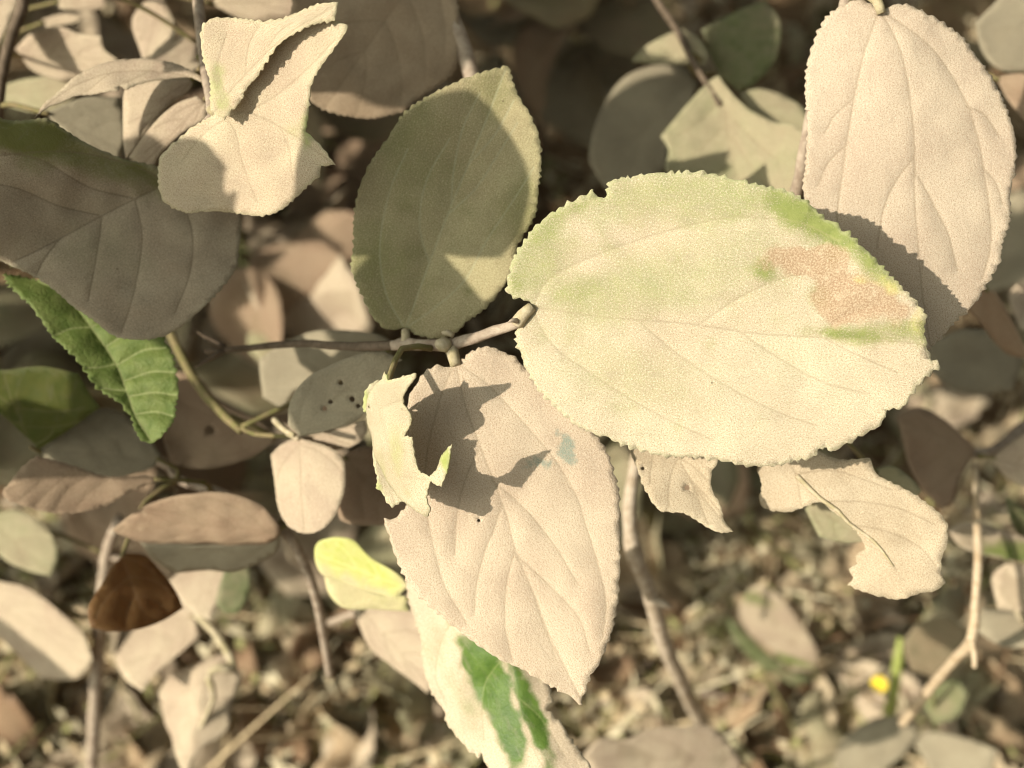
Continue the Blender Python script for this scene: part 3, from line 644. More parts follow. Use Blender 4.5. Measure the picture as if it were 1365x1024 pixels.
shade_leaf(sh4, 'c10', [(90,570),(140,540),(200,555),(240,500),(300,520),(375,570),(350,605),(360,640),(280,640),(160,640)], (90,590), (370,600), 0.320, 0.22, M_DUSTG)

# 5. upper middle shoot
sh5 = thing('leafy_shoot', 'blurred pale twig at the top centre beside a large brown leaf with a sunlit rim', 'shoot', P(590, -10, 0.30))
tube('twig', [P(560,-120,0.315), P(592,-10,0.302), P(605,30,0.299), P(618,65,0.298), P(631,110,0.297), P(645,170,0.305), P(650,260,0.33)], [0.0024,0.0023,0.0022,0.0022,0.0022,0.002,0.0018], TWIG, sh5, sides=12, rough=0.2)
M_out = [(385,40),(400,-40),(470,-70),(560,-60),(604,-10),(611,37),(607,92),(580,118),(554,134),(536,150),(515,157),(492,160),(465,156),(440,150),(424,142),(412,130),(400,90)]
leaf(sh5, 'M', M_out, (575,-60), (430,148), 0.2960, 0.2900, M_M, tilt=0.10, nveins=4, fold=0.08, wav=0.0015, h=0.0022, teeth=(0.0018,0.0006), petiole=[(592,-40,0.303),(585,-52,0.299),(575,-60,0.2958)])
sh6 = thing('leafy_shoot', 'blurred wilting leaves on a thin brown stalk behind the largest leaf', 'shoot', P(860, -20, 0.37))
tube('twig', [P(850,-40,0.375), P(875,0,0.368), P(905,45,0.362), P(925,85,0.355), P(942,112,0.350), P(960,140,0.345)], [0.0013,0.0012,0.0011,0.0010,0.0010,0.0008], TWIG_DARK, sh6)
O_out = [(887,192),(905,165),(925,135),(945,108),(958,102),(975,125),(1000,150),(1035,170),(1068,180),(1085,215),(1075,250),(1050,275),(980,275),(910,260),(893,235),(897,210)]
leaf(sh6, 'O', O_out, (948,112), (990,275), 0.3480, 0.3350, M_DUSTG, tilt=0.1, mid=[(948,112),(966,150),(975,200),(990,270)], veins=[[(958,135),(930,170),(905,190)],[(968,165),(940,200),(910,225)],[(960,140),(1000,185),(1040,220)],[(972,180),(1000,220),(1030,260)]], fold=0.25, pillow=0.002, wav=0.002, h=0.002, teeth=None, label='pale crumpled leaf just above the largest leaf')
leaf(sh6, 'O2', [(842,82),(860,62),(885,48),(910,38),(932,52),(945,72),(940,86),(905,85),(870,84)], (940,82), (844,82), 0.360, 0.368, M_DUSTG, tilt=0.35, nveins=2, h=0.0028, teeth=None)
leaf(sh6, 'P', [(935,40),(975,18),(1020,0),(1040,30),(1035,75),(1010,108),(985,122),(960,100),(945,70)], (952,100), (1030,5), 0.372, 0.365, M_GREEN, tilt=-0.1, nveins=3, h=0.0028, teeth=None)
leaf(sh6, 'Q', [(800,150),(830,105),(870,88),(910,90),(930,110),(915,150),(895,190),(885,225),(850,250),(805,250),(785,210)], (928,102), (795,245), 0.385, 0.375, M_GREY, tilt=0.2, nveins=3, h=0.0028, teeth=None)
leaf(sh6, 'Q2', [(985,125),(1010,118),(1045,128),(1075,150),(1082,185),(1050,180),(1010,160)], (960,125), (1080,175), 0.356, 0.350, M_DUSTG, tilt=-0.5, nveins=2, h=0.0028, teeth=None)

# 6. bottom centre
sh7 = thing('leafy_shoot', 'shoot below the hanging beige leaf with a green-stained leaf at the bottom edge', 'shoot', P(600, 800, 0.285))
tube('twig', [P(440,830,0.400), P(480,815,0.370), P(540,800,0.340), P(590,780,0.310), P(625,768,0.292), P(662,760,0.282)], [0.0014,0.0014,0.0013,0.0013,0.0012,0.001], TWIG, sh7)
S_out = [(600,730),(529,765),(531,796),(540,828),(551,854),(551,876),(553,898),(566,935),(580,949),(584,968),(606,993),(631,1015),(637,1008),(646,1028),(690,1070),(760,1095),(830,1090),(800,1045),(785,1023),(760,990),(749,971),(727,946),(731,938),(734,931),(720,880),(690,820),(650,750)]
leaf(sh7, 'S', S_out, (620,755), (800,1090), 0.2720, 0.2560, M_S, sunny=0.82, mid=[(620,755),(650,830),(672,875),(685,900),(694,953),(712,1001),(730,1030),(790,1088)], veins=[[(640,805),(590,840),(570,900),(585,945)],[(672,875),(640,920),(640,990)],[(690,930),(720,960),(750,1010)],[(660,850),(690,870),(718,910)]], fold=-0.42, wav=0.0012, teeth=(0.0028,0.0008), pillow=0.0012,
     paint=[(0,648,903,25,60,-0.25,1.45),(0,673,962,17,54,-0.3,1.4),(0,705,945,11,64,-0.35,1.25),(0,625,930,36,50,-0.2,0.42),(0,570,860,30,40,0,0.3),(2,590,985,30,8,0.6,0.4)], label='leaf at the bottom with a glossy green patch wiped free of dust', petiole=[(640,760,0.2805),(632,752,0.277),(620,756,0.272)])
leaf(sh7, 'AG', [(419,742),(423,724),(438,717),(455,715),(474,720),(496,744),(527,762),(545,780),(530,796),(492,787),(460,775),(430,765)], (545,785), (420,738), 0.2980, 0.3020, M_YELLOW, sunny=0.88, nveins=3, fold=0.15, h=0.002, teeth=None, paint=[(0,455,735,50,24,0.3,1.1),(0,500,762,30,14,0.5,0.9)], label='small bright yellow-green leaf')
leaf(sh7, 'AG2', [(432,768),(465,776),(500,788),(540,795),(545,815),(500,812),(470,812),(452,806),(438,790)], (545,800), (434,772), 0.3050, 0.3060, M_YELLOW, sunny=0.8, nveins=2, h=0.0025, teeth=None)
leaf(sh7, 'AH', [(470,815),(500,808),(545,812),(575,840),(590,900),(570,925),(545,905),(518,885),(492,862)], (480,812), (580,920), 0.345, 0.340, M_DUST, sunny=0.85, nveins=3, h=0.0028, teeth=None)
leaf(sh7, 'AI', [(452,612),(480,596),(510,600),(545,640),(555,690),(515,700),(465,698),(450,680)], (455,605), (550,700), 0.310, 0.305, M_BROWN, tilt=-0.1, nveins=3, h=0.0028, teeth=None)

# 7. left lower shoot
sh8 = thing('leafy_shoot', 'shoot at the lower left with a small round cream leaf and curled brown leaves', 'shoot', P(370, 590, 0.30))
tube('twig', [P(130,600,0.345), P(215,615,0.335), P(240,640,0.325), P(300,660,0.318), P(370,700,0.312), P(400,740,0.318), P(422,800,0.33), P(440,900,0.36)], [0.0015,0.0015,0.0014,0.0014,0.0015,0.0015,0.0014,0.0013], TWIG, sh8, sides=10)
tube('cut_stalk', [P(225,440,0.335), P(258,505,0.322), P(290,545,0.312), P(322,574,0.304)], [0.0014,0.0014,0.0013,0.0012], OLIVE_STALK, sh8)
T_out = [(358,606),(374,592),(396,585),(421,590),(443,599),(454,613),(457,635),(455,660),(445,687),(427,706),(405,711),(385,703),(371,686),(364,655)]
leaf(sh8, 'T', T_out, (398,585), (404,711), 0.2920, 0.2860, M_DUST, sunny=0.92, nveins=1, h=0.0018, droop=0.10, teeth=(0.0018,0.0003), wav=0.0008, label='small rounded cream leaf in full sun', petiole=[(366,560,0.302),(380,575,0.297),(398,585,0.2918)], pet_r=0.0007)
leaf(sh8, 'T2', [(392,583),(420,578),(455,570),(487,560),(490,575),(478,590),(451,600),(420,594)], (392,583), (489,566), 0.2960, 0.2920, M_DUST, sunny=0.85, nveins=2, h=0.0022, teeth=None)  # pale strip standing in for the sunlit lower rim of the grey leaf
V_out = [(150,706),(176,686),(212,667),(256,658),(304,660),(344,675),(370,697),(375,710),(360,722),(330,727),(260,728),(200,727),(165,716)]
leaf(sh8, 'V', V_out, (374,706), (150,706), 0.3020, 0.3060, M_BROWN, sunny=0.6, mid=[(372,708),(300,700),(220,700),(152,706)], nveins=4, fold=-0.1, h=0.002, teeth=None, wav=0.0018, paint=[(1,180,700,40,20,-0.3,0.4)], label='arched brown leaf with its shaded underside showing')
leaf(sh8, 'V2', [(186,722),(260,726),(335,724),(374,708),(368,736),(341,753),(311,762),(278,760),(234,764),(205,746)], (374,712), (186,724), 0.3055, 0.3110, M_GREY, sunny=-0.1, nveins=4, h=0.0022, teeth=None, label='folded-under half of the arched brown leaf')
W_out = [(121,836),(118,810),(132,785),(150,755),(168,738),(194,741),(216,763),(234,785),(246,810),(216,828),(183,839),(147,842)]
leaf(sh8, 'W', W_out, (160,738), (200,838), 0.3080, 0.3060, M_RUST, sunny=0.1, nveins=3, h=0.002, teeth=None, wav=0.0015, label='dark rust-brown leaf')
AB_out = [(2,656),(16,640),(29,623),(48,608),(92,619),(143,634),(194,634),(212,640),(176,655),(147,671),(110,682),(75,684),(44,678),(11,667)]
leaf(sh8, 'AB', AB_out, (212,638), (3,656), 0.2980, 0.2860, M_BROWN, sunny=0.62, mid=[(210,639),(120,632),(50,640),(4,656)], veins=[[(150,635),(120,655),(100,678)],[(120,632),(90,652),(72,680)],[(90,634),(65,655),(45,675)],[(60,638),(40,655),(25,668)]], pillow=0.0022, fold=-0.15, h=0.0017, teeth=(0.002,0.0004), wav=0.0015, label='ribbed beige-brown leaf near the left edge')
leaf(sh8, 'AC', [(-40,480),(0,493),(55,488),(106,497),(121,524),(134,543),(92,574),(51,600),(22,572),(-10,545),(-50,530)], (40,600), (60,488), 0.3080, 0.3000, M_OLIVE, tilt=-0.35, mid=[(44,600),(20,545),(5,500)], nveins=3, h=0.0022, teeth=None, wav=0.001, label='dark olive leaf glowing with light from behind')
leaf(sh8, 'AD', [(52,600),(88,575),(136,545),(165,552),(183,568),(202,588),(214,605),(205,622),(183,630),(139,638),(73,622)], (214,612), (60,600), 0.3180, 0.3120, M_GREY, tilt=0.1, nveins=3, h=0.0022, teeth=None, wav=0.0014)
leaf(sh8, 'AE', [(216,579),(222,530),(238,495),(262,500),(293,533),(348,562),(368,588),(330,612),(275,625),(227,618)], (368,588), (224,530), 0.3240, 0.3300, M_BROWN, tilt=0.1, nveins=3, h=0.0022, teeth=None, wav=0.0014, holes=[(280,573,6)])
leaf(sh8, 'AF', [(345,480),(380,455),(430,440),(500,445),(530,462),(500,490),(440,505),(395,520),(375,545),(350,530)], (530,462), (350,520), 0.3150, 0.3250, M_GREY, tilt=0.15, nveins=3, h=0.0025, teeth=None)

# 8. pale wilted leaves on a bare stalk, lower left
sh9 = thing('wilted_shoot', 'upright grey stalk at the lower left edge with limp cream leaves', 'shoot', P(128, 1060, 0.46))
tube('twig', [P(110,1160,0.50), P(122,1030,0.44), P(126,950,0.42), P(130,880,0.405), P(134,820,0.392), P(142,740,0.375), P(160,690,0.366)], [0.0026,0.0025,0.0024,0.0023,0.0022,0.002,0.0017], TWIG, sh9, sides=10, rough=0.2)
tube('twig', [P(142,740,0.375), P(200,760,0.378), P(262,820,0.384), P(290,850,0.388)], [0.0014,0.0012,0.001,0.0009], TWIG, sh9)
leaf(sh9, 'X', [(143,843),(150,805),(195,795),(249,800),(266,847),(238,872),(205,900),(190,922),(165,904),(147,872)], (255,820), (180,918), 0.390, 0.380, M_DUST, sunny=0.85, nveins=3, h=0.0028, teeth=None, droop=0.15)
leaf(sh9, 'Y', [(225,775),(250,758),(302,755),(300,780),(290,800),(282,828),(262,820),(245,806)], (290,755), (270,828), 0.372, 0.368, M_DUST, sunny=0.8, nveins=2, h=0.0028, teeth=None)
leaf(sh9, 'Y2', [(300,758),(333,755),(332,790),(318,818),(300,818),(288,800)], (325,755), (302,818), 0.366, 0.366, M_GREEN, sunny=0.6, nveins=2, h=0.0028, teeth=None)
leaf(sh9, 'Z', [(201,922),(220,896),(256,885),(300,870),(315,900),(304,935),(293,975),(264,1000),(250,1040),(231,1005),(212,962)], (290,852), (246,1035), 0.392, 0.378, M_DUST, sunny=0.82, nveins=3, fold=-0.3, h=0.0028, teeth=None, wav=0.003)
tube('curled_stalk', [P(262,820,0.384), P(285,842,0.378), P(305,872,0.374), P(310,892,0.372), P(290,890,0.370), P(278,905,0.372), P(285,930,0.378), P(262,980,0.385)], [0.0013,0.0014,0.0016,0.0017,0.0016,0.0014,0.001,0.0007], PETIOLE, sh9)
leaf(sh9, 'AA', [(-30,770),(0,775),(37,785),(73,810),(110,843),(124,880),(103,905),(55,905),(10,860),(-40,820)], (-40,775), (118,890), 0.400, 0.392, M_DUST, sunny=0.85, nveins=3, h=0.0028, teeth=None)
leaf(sh9, 'AA2', [(-20,690),(20,680),(60,700),(78,735),(68,768),(40,762),(0,740)], (-20,690), (70,765), 0.372, 0.366, M_DUSTG, tilt=0.3, nveins=2, h=0.0028, teeth=None)

# 9. top left corner
sh10 = thing('leafy_shoot', 'dark slanting twig in the top left corner with blurred pale leaves behind it', 'shoot', P(0, 150, 0.30))
tube('twig', [P(-6,260,0.31), P(-2,140,0.306), P(6,85,0.304), P(18,40,0.303), P(30,10,0.303), P(36,-60,0.306)], [0.0016,0.0015,0.0015,0.0015,0.0016,0.0015], TWIG_DARK, sh10, sides=10)
leaf(sh10, 'a', [(20,65),(45,42),(80,36),(105,45),(135,48),(140,66),(158,80),(130,95),(85,108),(45,95)], (25,75), (156,80), 0.345, 0.335, M_DUST, tilt=0.2, nveins=3, h=0.0028, teeth=None)
leaf(sh10, 'b', [(-10,118),(40,104),(90,104),(115,112),(90,135),(50,150),(0,140)], (-10,125), (112,114), 0.355, 0.345, M_DUSTG, tilt=-0.2, nveins=3, h=0.0028, teeth=None)
leaf(sh10, 'c', [(75,0),(110,-15),(140,-10),(140,10),(115,14),(80,12)], (75,2), (140,0), 0.36, 0.355, M_DUST, tilt=-0.2, nveins=1, h=0.003, teeth=None)
leaf(sh10, 'd', [(55,25),(85,18),(112,22),(100,30),(60,36)], (55,30), (112,22), 0.37, 0.365, M_DUST, tilt=-0.5, nveins=1, h=0.003, teeth=None)
leaf(sh10, 'e', [(175,30),(190,5),(215,-10),(238,40),(225,60),(205,72),(190,78)], (215,-10), (195,76), 0.345, 0.335, M_DUST, sunny=0.85, nveins=2, h=0.0028, teeth=None)
leaf(sh10, 'f', [(195,85),(215,58),(240,46),(262,55),(268,90),(245,105),(215,104)], (265,55), (198,100), 0.335, 0.325, M_DUST, sunny=0.8, nveins=2, h=0.0028, teeth=None)
leaf(sh10, 'g', [(-30,-30),(15,-30),(22,5),(8,40),(-5,70),(-40,50)], (10,-25), (-20,65), 0.33, 0.325, M_DUST, sunny=0.75, nveins=2, h=0.0028, teeth=None)
leaf(sh10, 'h', [(280,5),(330,-25),(390,-20),(420,5),(385,25),(330,28)], (280,5), (420,0), 0.325, 0.32, M_DUST, tilt=0.2, nveins=2, h=0.0028, teeth=None)
leaf(sh10, 'i', [(60,150),(110,130),(160,130),(170,170),(160,212),(110,200)], (60,150), (165,200), 0.30, 0.305, M_GREY, sunny=0.4, nveins=3, h=0.0028, teeth=None)

# 10. right edge
sh11 = thing('leafy_shoot', 'forked dusty twig at the right edge with brown drooping leaves in shade', 'shoot', P(1365, 575, 0.36))
tube('twig', [P(1420,540,0.385), P(1365,570,0.368), P(1335,596,0.358), P(1305,605,0.354), P(1270,600,0.352)], [0.0024,0.0022,0.002,0.0018,0.0012], TWIG, sh11, sides=10, rough=0.3)
leaf(sh11, 'AO', [(1195,555),(1225,543),(1260,560),(1302,598),(1280,640),(1272,668),(1255,680),(1232,655),(1212,620)], (1300,600), (1205,560), 0.350, 0.345, M_BROWN, tilt=0.15, nveins=3, h=0.0026, teeth=None)
leaf(sh11, 'AP', [(1322,612),(1345,592),(1380,570),(1400,620),(1380,655),(1345,640)], (1322,610), (1395,630), 0.345, 0.340, M_DUST, sunny=0.9, nveins=2, h=0.0026, teeth=None)
leaf(sh11, 'AQ', [(1285,410),(1310,385),(1330,395),(1365,460),(1372,480),(1340,470),(1310,435)], (1315,385), (1370,480), 0.335, 0.330, M_BROWN, tilt=0.5, nveins=2, h=0.0026, teeth=None)
leaf(sh11, 'AQ2', [(1235,460),(1280,440),(1330,445),(1365,480),(1350,520),(1290,525),(1245,500)], (1360,470), (1240,470), 0.365, 0.36, M_GREY, tilt=0.1, nveins=2, h=0.003, teeth=None)
leaf(sh11, 'AN', [(1328,104),(1350,98),(1390,100),(1400,160),(1370,165),(1345,135)], (1328,104), (1395,150), 0.330, 0.325, M_BROWN, tilt=-0.2, nveins=2, h=0.0026, teeth=None)
leaf(sh11, 'AN2', [(1300,30),(1340,-10),(1400,0),(1400,90),(1340,95),(1310,70)], (1400,0), (1310,80), 0.345, 0.345, M_GREY, tilt=-0.1, nveins=2, h=0.003, teeth=None)
leaf(sh11, 'AQ3', [(1345,395),(1362,372),(1400,380),(1400,440),(1360,440)], (1395,380), (1350,435), 0.37, 0.365, M_DUST, tilt=-0.1, nveins=2, h=0.003, teeth=None)

# bare twigs
t1 = thing('bare_twig', 'thick pale knobbly twig rising below the largest leaf, lit on its left side', 'twig', P(920, 960, 0.52))
tube('stem', [P(960,1010,0.56), P(925,945,0.46), P(902,895,0.395), P(886,860,0.370), P(868,800,0.348), P(856,765,0.340), P(845,735,0.335), P(838,680,0.332), P(850,600,0.335)], [0.0030,0.0028,0.0026,0.0026,0.0024,0.0023,0.0027,0.0020,0.0018], TWIG_PALE2, t1, sides=12, rough=0.25)
tube('spur', [P(868,800,0.347), P(885,806,0.343), P(896,810,0.341)], [0.0020,0.0013,0.0004], TWIG_PALE2, t1)
t2 = thing('forked_twig', 'thin straw-coloured twig bent at a fork near the lower right corner', 'twig', P(1205, 964, 0.40))
tube('stem', [P(1203,965,0.400), P(1240,918,0.372), P(1270,882,0.352), P(1296,850,0.338), P(1300,800,0.338), P(1304,750,0.340), P(1302,690,0.345), P(1300,620,0.352)], [0.0017,0.0017,0.0016,0.0017,0.0013,0.0013,0.0012,0.001], TWIG_PALE, t2, sides=10, rough=0.2)
tube('spur', [P(1294,852,0.338), P(1299,872,0.336), P(1299,890,0.336)], [0.0012,0.0009,0.0008], TWIG_PALE, t2)


# stalks for the leaves that have none yet
def add_stalks():
    for k, (o, org, a, lat, n) in list(LEAFS.items()):
        if any(ch.name.startswith('petiole') for ch in o.children): continue
        if k in ('D2', 'H1', 'V2'): continue
        base = org + a * 0.001
        if k[0] == 'c' and len(k) > 1:
            pts = [base - SUN * 0.11 + UP * 0.004, base - SUN * 0.05 + UP * 0.003, base]  # stalks of the added shade leaves, laid along the sunlight
        else:
            best = None
            for ch in o.parent.children:
                if ch.name.split('.')[0] not in ('twig', 'stem', 'cut_stalk'): continue
                for v in list(ch.data.vertices)[::3]:
                    p = ORG[ch] + v.co; dd = (p - base).length
                    if best is None or dd < best[0]: best = (dd, p)
            if best is None or best[0] < 0.003: continue
            end = best[1] if best[0] < 0.05 else base - a * 0.02 + FWD * 0.008
            pts = [end, end.lerp(base, 0.5) - a * 0.25 * min(best[0], 0.02) + FWD * 0.002, base]
        tube('petiole', pts, [0.0008, 0.0007, 0.0006], OLIVE_STALK, o, sides=6, rough=0.1, step=0.004)
add_stalks()

# ------------------------------------------------------------------ background foliage
def ground_at(px, py):
    r = ray(px, py); t = (0.0 - CAM.z) / r.z
    p = CAM + r * t
    return Vector((p.x, p.y, gz(p.x, p.y)))

def generic_leaf(L, W, mat, seed, fold=0.15, bend=0.01, droop=0.1, curl=0.0, teeth=None, h=0.0065, wav=0.0018):
    r = random.Random(seed)
    k = 11; up, lo = [], []
    asym = r.uniform(0.85, 1.1)
    pk = r.uniform(0.38, 0.5)
    for i in range(1, k):
        x = i / k
        y = math.sin(math.pi * (x ** (math.log(0.5) / math.log(pk)))) ** 0.72 * W / 2
        up.append((x * L, y * r.uniform(0.95, 1.05))); lo.append((x * L, -y * asym * r.uniform(0.95, 1.05)))
    poly = [(0, 0)] + up + [(L * 1.02, 0)] + lo[::-1]
    mid = [(0.0005, 0), (L * 0.5, r.uniform(-0.03, 0.03) * W), (L * 0.99, 0)]
    return leaf_mesh('leaf', poly, mid, auto_veins(poly, mid, 3), (Vector((0, 0, 0)), Vector((1, 0, 0)), Vector((0, 1, 0)), Vector((0, 0, 1))), mat,
                     h=h, fold=fold, bend=bend, droop=droop, wav=wav, teeth=teeth, seed=seed, step=0.003, twist=curl, pillow=0.0015)
def generic_petiole(mat):
    v, f = tube_data([(-0.014, 0, -0.005), (-0.007, 0, -0.0035), (0.001, 0, -0.0003)], [0.0011, 0.0009, 0.0007], 5, 0, 0, 0.006)
    me = bpy.data.meshes.new('petiole'); me.from_pydata([tuple(x) for x in v], [], f); me.materials.append(mat)
    me.polygons.foreach_set('use_smooth', [True] * len(me.polygons))
    return me
PET_MESH = generic_petiole(PETIOLE_G)
LIVE = []
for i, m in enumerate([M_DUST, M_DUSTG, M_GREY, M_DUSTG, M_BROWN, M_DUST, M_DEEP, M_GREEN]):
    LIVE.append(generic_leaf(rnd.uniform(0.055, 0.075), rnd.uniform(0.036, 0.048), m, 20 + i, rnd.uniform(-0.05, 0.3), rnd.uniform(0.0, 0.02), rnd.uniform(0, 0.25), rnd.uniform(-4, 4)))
DEAD = []
for i, m in enumerate([M_STRAW, M_STRAW2, M_SOILLEAF, M_DUST, M_STRAW2, M_DUSTG, M_STRAW, M_DUST]):
    DEAD.append(generic_leaf(rnd.uniform(0.036, 0.062), rnd.uniform(0.014, 0.030), m, 60 + i, rnd.uniform(-0.35, 0.5), rnd.uniform(-0.008, 0.012), rnd.uniform(-0.3, 0.4), rnd.uniform(-8, 8), h=0.005, wav=0.005, teeth=(0.009, 0.004)))

# what a background leaf must not hide or shade
KEEP = []
for k, (o, org, a, lat, n) in LEAFS.items():
    vs = np.array([tuple(v.co) for v in o.data.vertices]); vs = vs[:len(vs) // 2]
    c = Vector(vs.mean(0)) + org
    pr = np.array([project(Vector(v) + org)[:2] for v in vs[::max(1, len(vs) // 40)]])
    KEEP.append((k, project(c), 0.5 * max(np.ptp(pr[:, 0]), np.ptp(pr[:, 1]))))
LIT = []
for k in ['A','C','D','G','H1','H2','R1','R2','S','T','K','L','L2','AG','AG2','AH','X','Y','Z','O','O2','AA','J','e','f','a','M','B','V','AB','AA2','h','c']:
    o, org, *_ = LEAFS[k]
    vs = o.data.vertices; m = len(vs) // 2
    for i in range(0, m, max(1, m // 14)): LIT.append(org + vs[i].co)
for px, py in [(1174, 912), (1240, 918), (1296, 850)]: LIT.append(P(px, py, 0.36))
for px in range(-20, 1365, 75):
    for py in range(840, 1025, 60):
        if rnd.random() < 0.75: LIT.append(ground_at(px, py))
LITA = np.array([tuple(p) for p in LIT]); SUNA = np.array(SUN)
def allowed(c, r, near=0.37):
    px, py, d = project(c)
    if d < 0.05: return False
    rp = r / d * FPX
    if -rp < px < 1365 + rp and -rp < py < 1024 + rp and d < near: return False
    for k, (kx, ky, kd), kr in KEEP:
        if d < kd + 0.012 and math.hypot(px - kx, py - ky) < rp + kr * 0.75: return False
    v = np.array(c) - LITA
    t = -(v @ SUNA)
    perp = np.linalg.norm(v + np.outer(t, SUNA), axis=1)
    if np.any((t > 0.004) & (perp < r * 0.85)): return False
    return True

def orient(o, axis, nrm):
    a = axis.normalized(); n = (nrm - a * nrm.dot(a)).normalized(); l = n.cross(a)
    o.rotation_euler = Matrix(((a.x, l.x, n.x), (a.y, l.y, n.y), (a.z, l.z, n.z))).to_euler()

def shoot(label, root, top, nleaf, meshes, lean=0.3, r0=0.0028, near=0.37, start=0.25, seed=1, twig=TWIG_DARK, spread=0.0, parent=None):
    R = random.Random(seed)
    root = Vector(root); top = Vector(top)
    t = parent or thing('leafy_shoot', label, 'shoot', root, 'blurred shoots behind')
    midp = root.lerp(top, 0.5) + Vector((R.uniform(-0.03, 0.03), R.uniform(-0.03, 0.03), 0.02))
    pts = [root - Vector((0, 0, 0.01)), root.lerp(midp, 0.5) + Vector((R.uniform(-0.01, 0.01), R.uniform(-0.01, 0.01), 0)), midp, midp.lerp(top, 0.5), top]
    tube('stem' if parent else 'twig', pts, [r0, r0 * 0.9, r0 * 0.75, r0 * 0.6, r0 * 0.35], twig, t, sides=6, step=0.012)
    cnt = 0
    for i in range(nleaf * 3):
        if cnt >= nleaf: break
        f = start + (1 - start) * R.random()
        p = root.lerp(midp, f * 2) if f < 0.5 else midp.lerp(top, f * 2 - 1)
        ang = R.uniform(0, 2 * math.pi)
        ax = Vector((math.cos(ang), math.sin(ang), R.uniform(-0.8, 0.25))).normalized()
        base = p + ax * (0.014 + R.uniform(0, spread))
        me = R.choice(meshes); sc = R.uniform(0.75, 1.1)
        c = base + ax * 0.033 * sc
        if c.z < 0.02 or not allowed(c, 0.030 * sc, near): continue
        o = bpy.data.objects.new('leaf', me); link(o, t, base)
        orient(o, ax, Vector((R.uniform(-0.5, 0.5), R.uniform(-0.5, 0.5), 0.7)) - SUN * 0.6)
        o.scale = (sc, sc, sc)
        q = bpy.data.objects.new('petiole', PET_MESH); COL.objects.link(q); q.parent = o
        cnt += 1
    return t

SH = [
 ('deeply shaded shoot seen through the gap above the largest leaf', (0.02, 0.62, 0), (0.05, 0.56, 0.24), 16, [6, 6, 4, 2]),
 ('dim shoot in the dark gap right of the upright shadowed leaf', (-0.02, 0.75, 0), (0.04, 0.66, 0.30), 16, [6, 6, 2, 4]),
 ('shoot with dull leaves at the top between the wilting leaves and the tall beige leaf', (0.20, 0.80, 0), (0.15, 0.70, 0.34), 16, [6, 4, 2, 6]),
 ('dark shoot behind the right edge of the tall beige leaf', (0.34, 0.66, 0), (0.30, 0.52, 0.28), 16, [6, 2, 3, 4]),
 ('shoot in shade at the right edge below the tall beige leaf', (0.33, 0.46, 0), (0.27, 0.40, 0.22), 14, [4, 2, 6, 3]),
 ('low shoot in the dark gap under the ragged bitten leaf', (0.16, 0.40, 0), (0.13, 0.40, 0.15), 9, [3, 6, 2]),
 ('shoot filling the gap between the shaded brown leaf and the upright shadowed leaf', (-0.14, 0.52, 0), (-0.12, 0.44, 0.25), 18, [2, 6, 4, 0]),
 ('dense shoot behind the grey insect-holed leaf', (-0.12, 0.40, 0), (-0.13, 0.34, 0.24), 16, [2, 0, 4, 3]),
 ('shoot in the far upper left behind the narrow arched leaf', (-0.30, 0.62, 0), (-0.26, 0.50, 0.32), 20, [0, 1, 5, 3]),
 ('shoot behind the brown leaf with the sunlit rim at the top', (-0.10, 0.78, 0), (-0.10, 0.66, 0.36), 18, [2, 6, 4, 3]),
 ('shoot behind the olive leaf at the left edge', (-0.30, 0.36, 0), (-0.28, 0.30, 0.22), 14, [0, 3, 4, 2]),
]
SH += [
 ('sunlit small-leaved shoot in the gap below the big brown shaded leaf', (-0.17, 0.44, 0), (-0.15, 0.38, 0.20), 22, [0, 5, 0, 3]),
 ('pale shoot low behind the arched brown leaf', (-0.22, 0.32, 0), (-0.20, 0.28, 0.16), 14, [0, 5, 1, 4]),
 ('pale sunlit shoot low behind the small yellow-green leaf', (-0.05, 0.30, 0), (-0.06, 0.27, 0.14), 12, [0, 5, 1, 3]),
 ('dull shoot in the gap right of the hanging beige leaf', (0.08, 0.36, 0), (0.07, 0.35, 0.13), 10, [3, 1, 4]),
]
for i, (lb, ro, tp, nl, ms) in enumerate(SH):
    shoot(lb, (ro[0], ro[1], gz(ro[0], ro[1])), tp, nl, [LIVE[m] for m in ms], seed=100 + i)
# the rest of the shrub, mostly beyond the left side of the picture, which keeps the interior in shade
SHRUBS = [('dense dusty shrub rising beyond the left edge behind the olive leaf', [(-0.62, 0.30, 0.45), (-0.62, 0.10, 0.5), (-0.80, 0.46, 0.60)]),
          ('dense dusty shrub filling the far upper left corner behind the narrow arched leaf', [(-0.55, 0.50, 0.50), (-0.70, 0.66, 0.55), (-0.46, 0.66, 0.46)]),
          ('dark dusty shrub standing farthest back along the top edge', [(-0.52, 0.86, 0.55), (-0.30, 0.95, 0.50), (0.0, 1.05, 0.5)])]
stems = []
for i, (lb, sp) in enumerate(SHRUBS):
    x0, y0, _ = sp[0]
    par = thing('leafy_shrub', lb, 'shrub', (x0, y0, gz(x0, y0)), 'dense shrubs behind')
    for j, (x, y, hgt) in enumerate(sp):
        rt = Vector((x, y, gz(x, y))); tp = Vector((x + 0.07, y - 0.02, hgt))
        stems.append((par, rt, tp))
        shoot(None, rt, tp, 44, [LIVE[m] for m in (1, 2, 3, 6, 0)], seed=300 + i * 3 + j, r0=0.004, start=0.2, spread=0.05, parent=par)
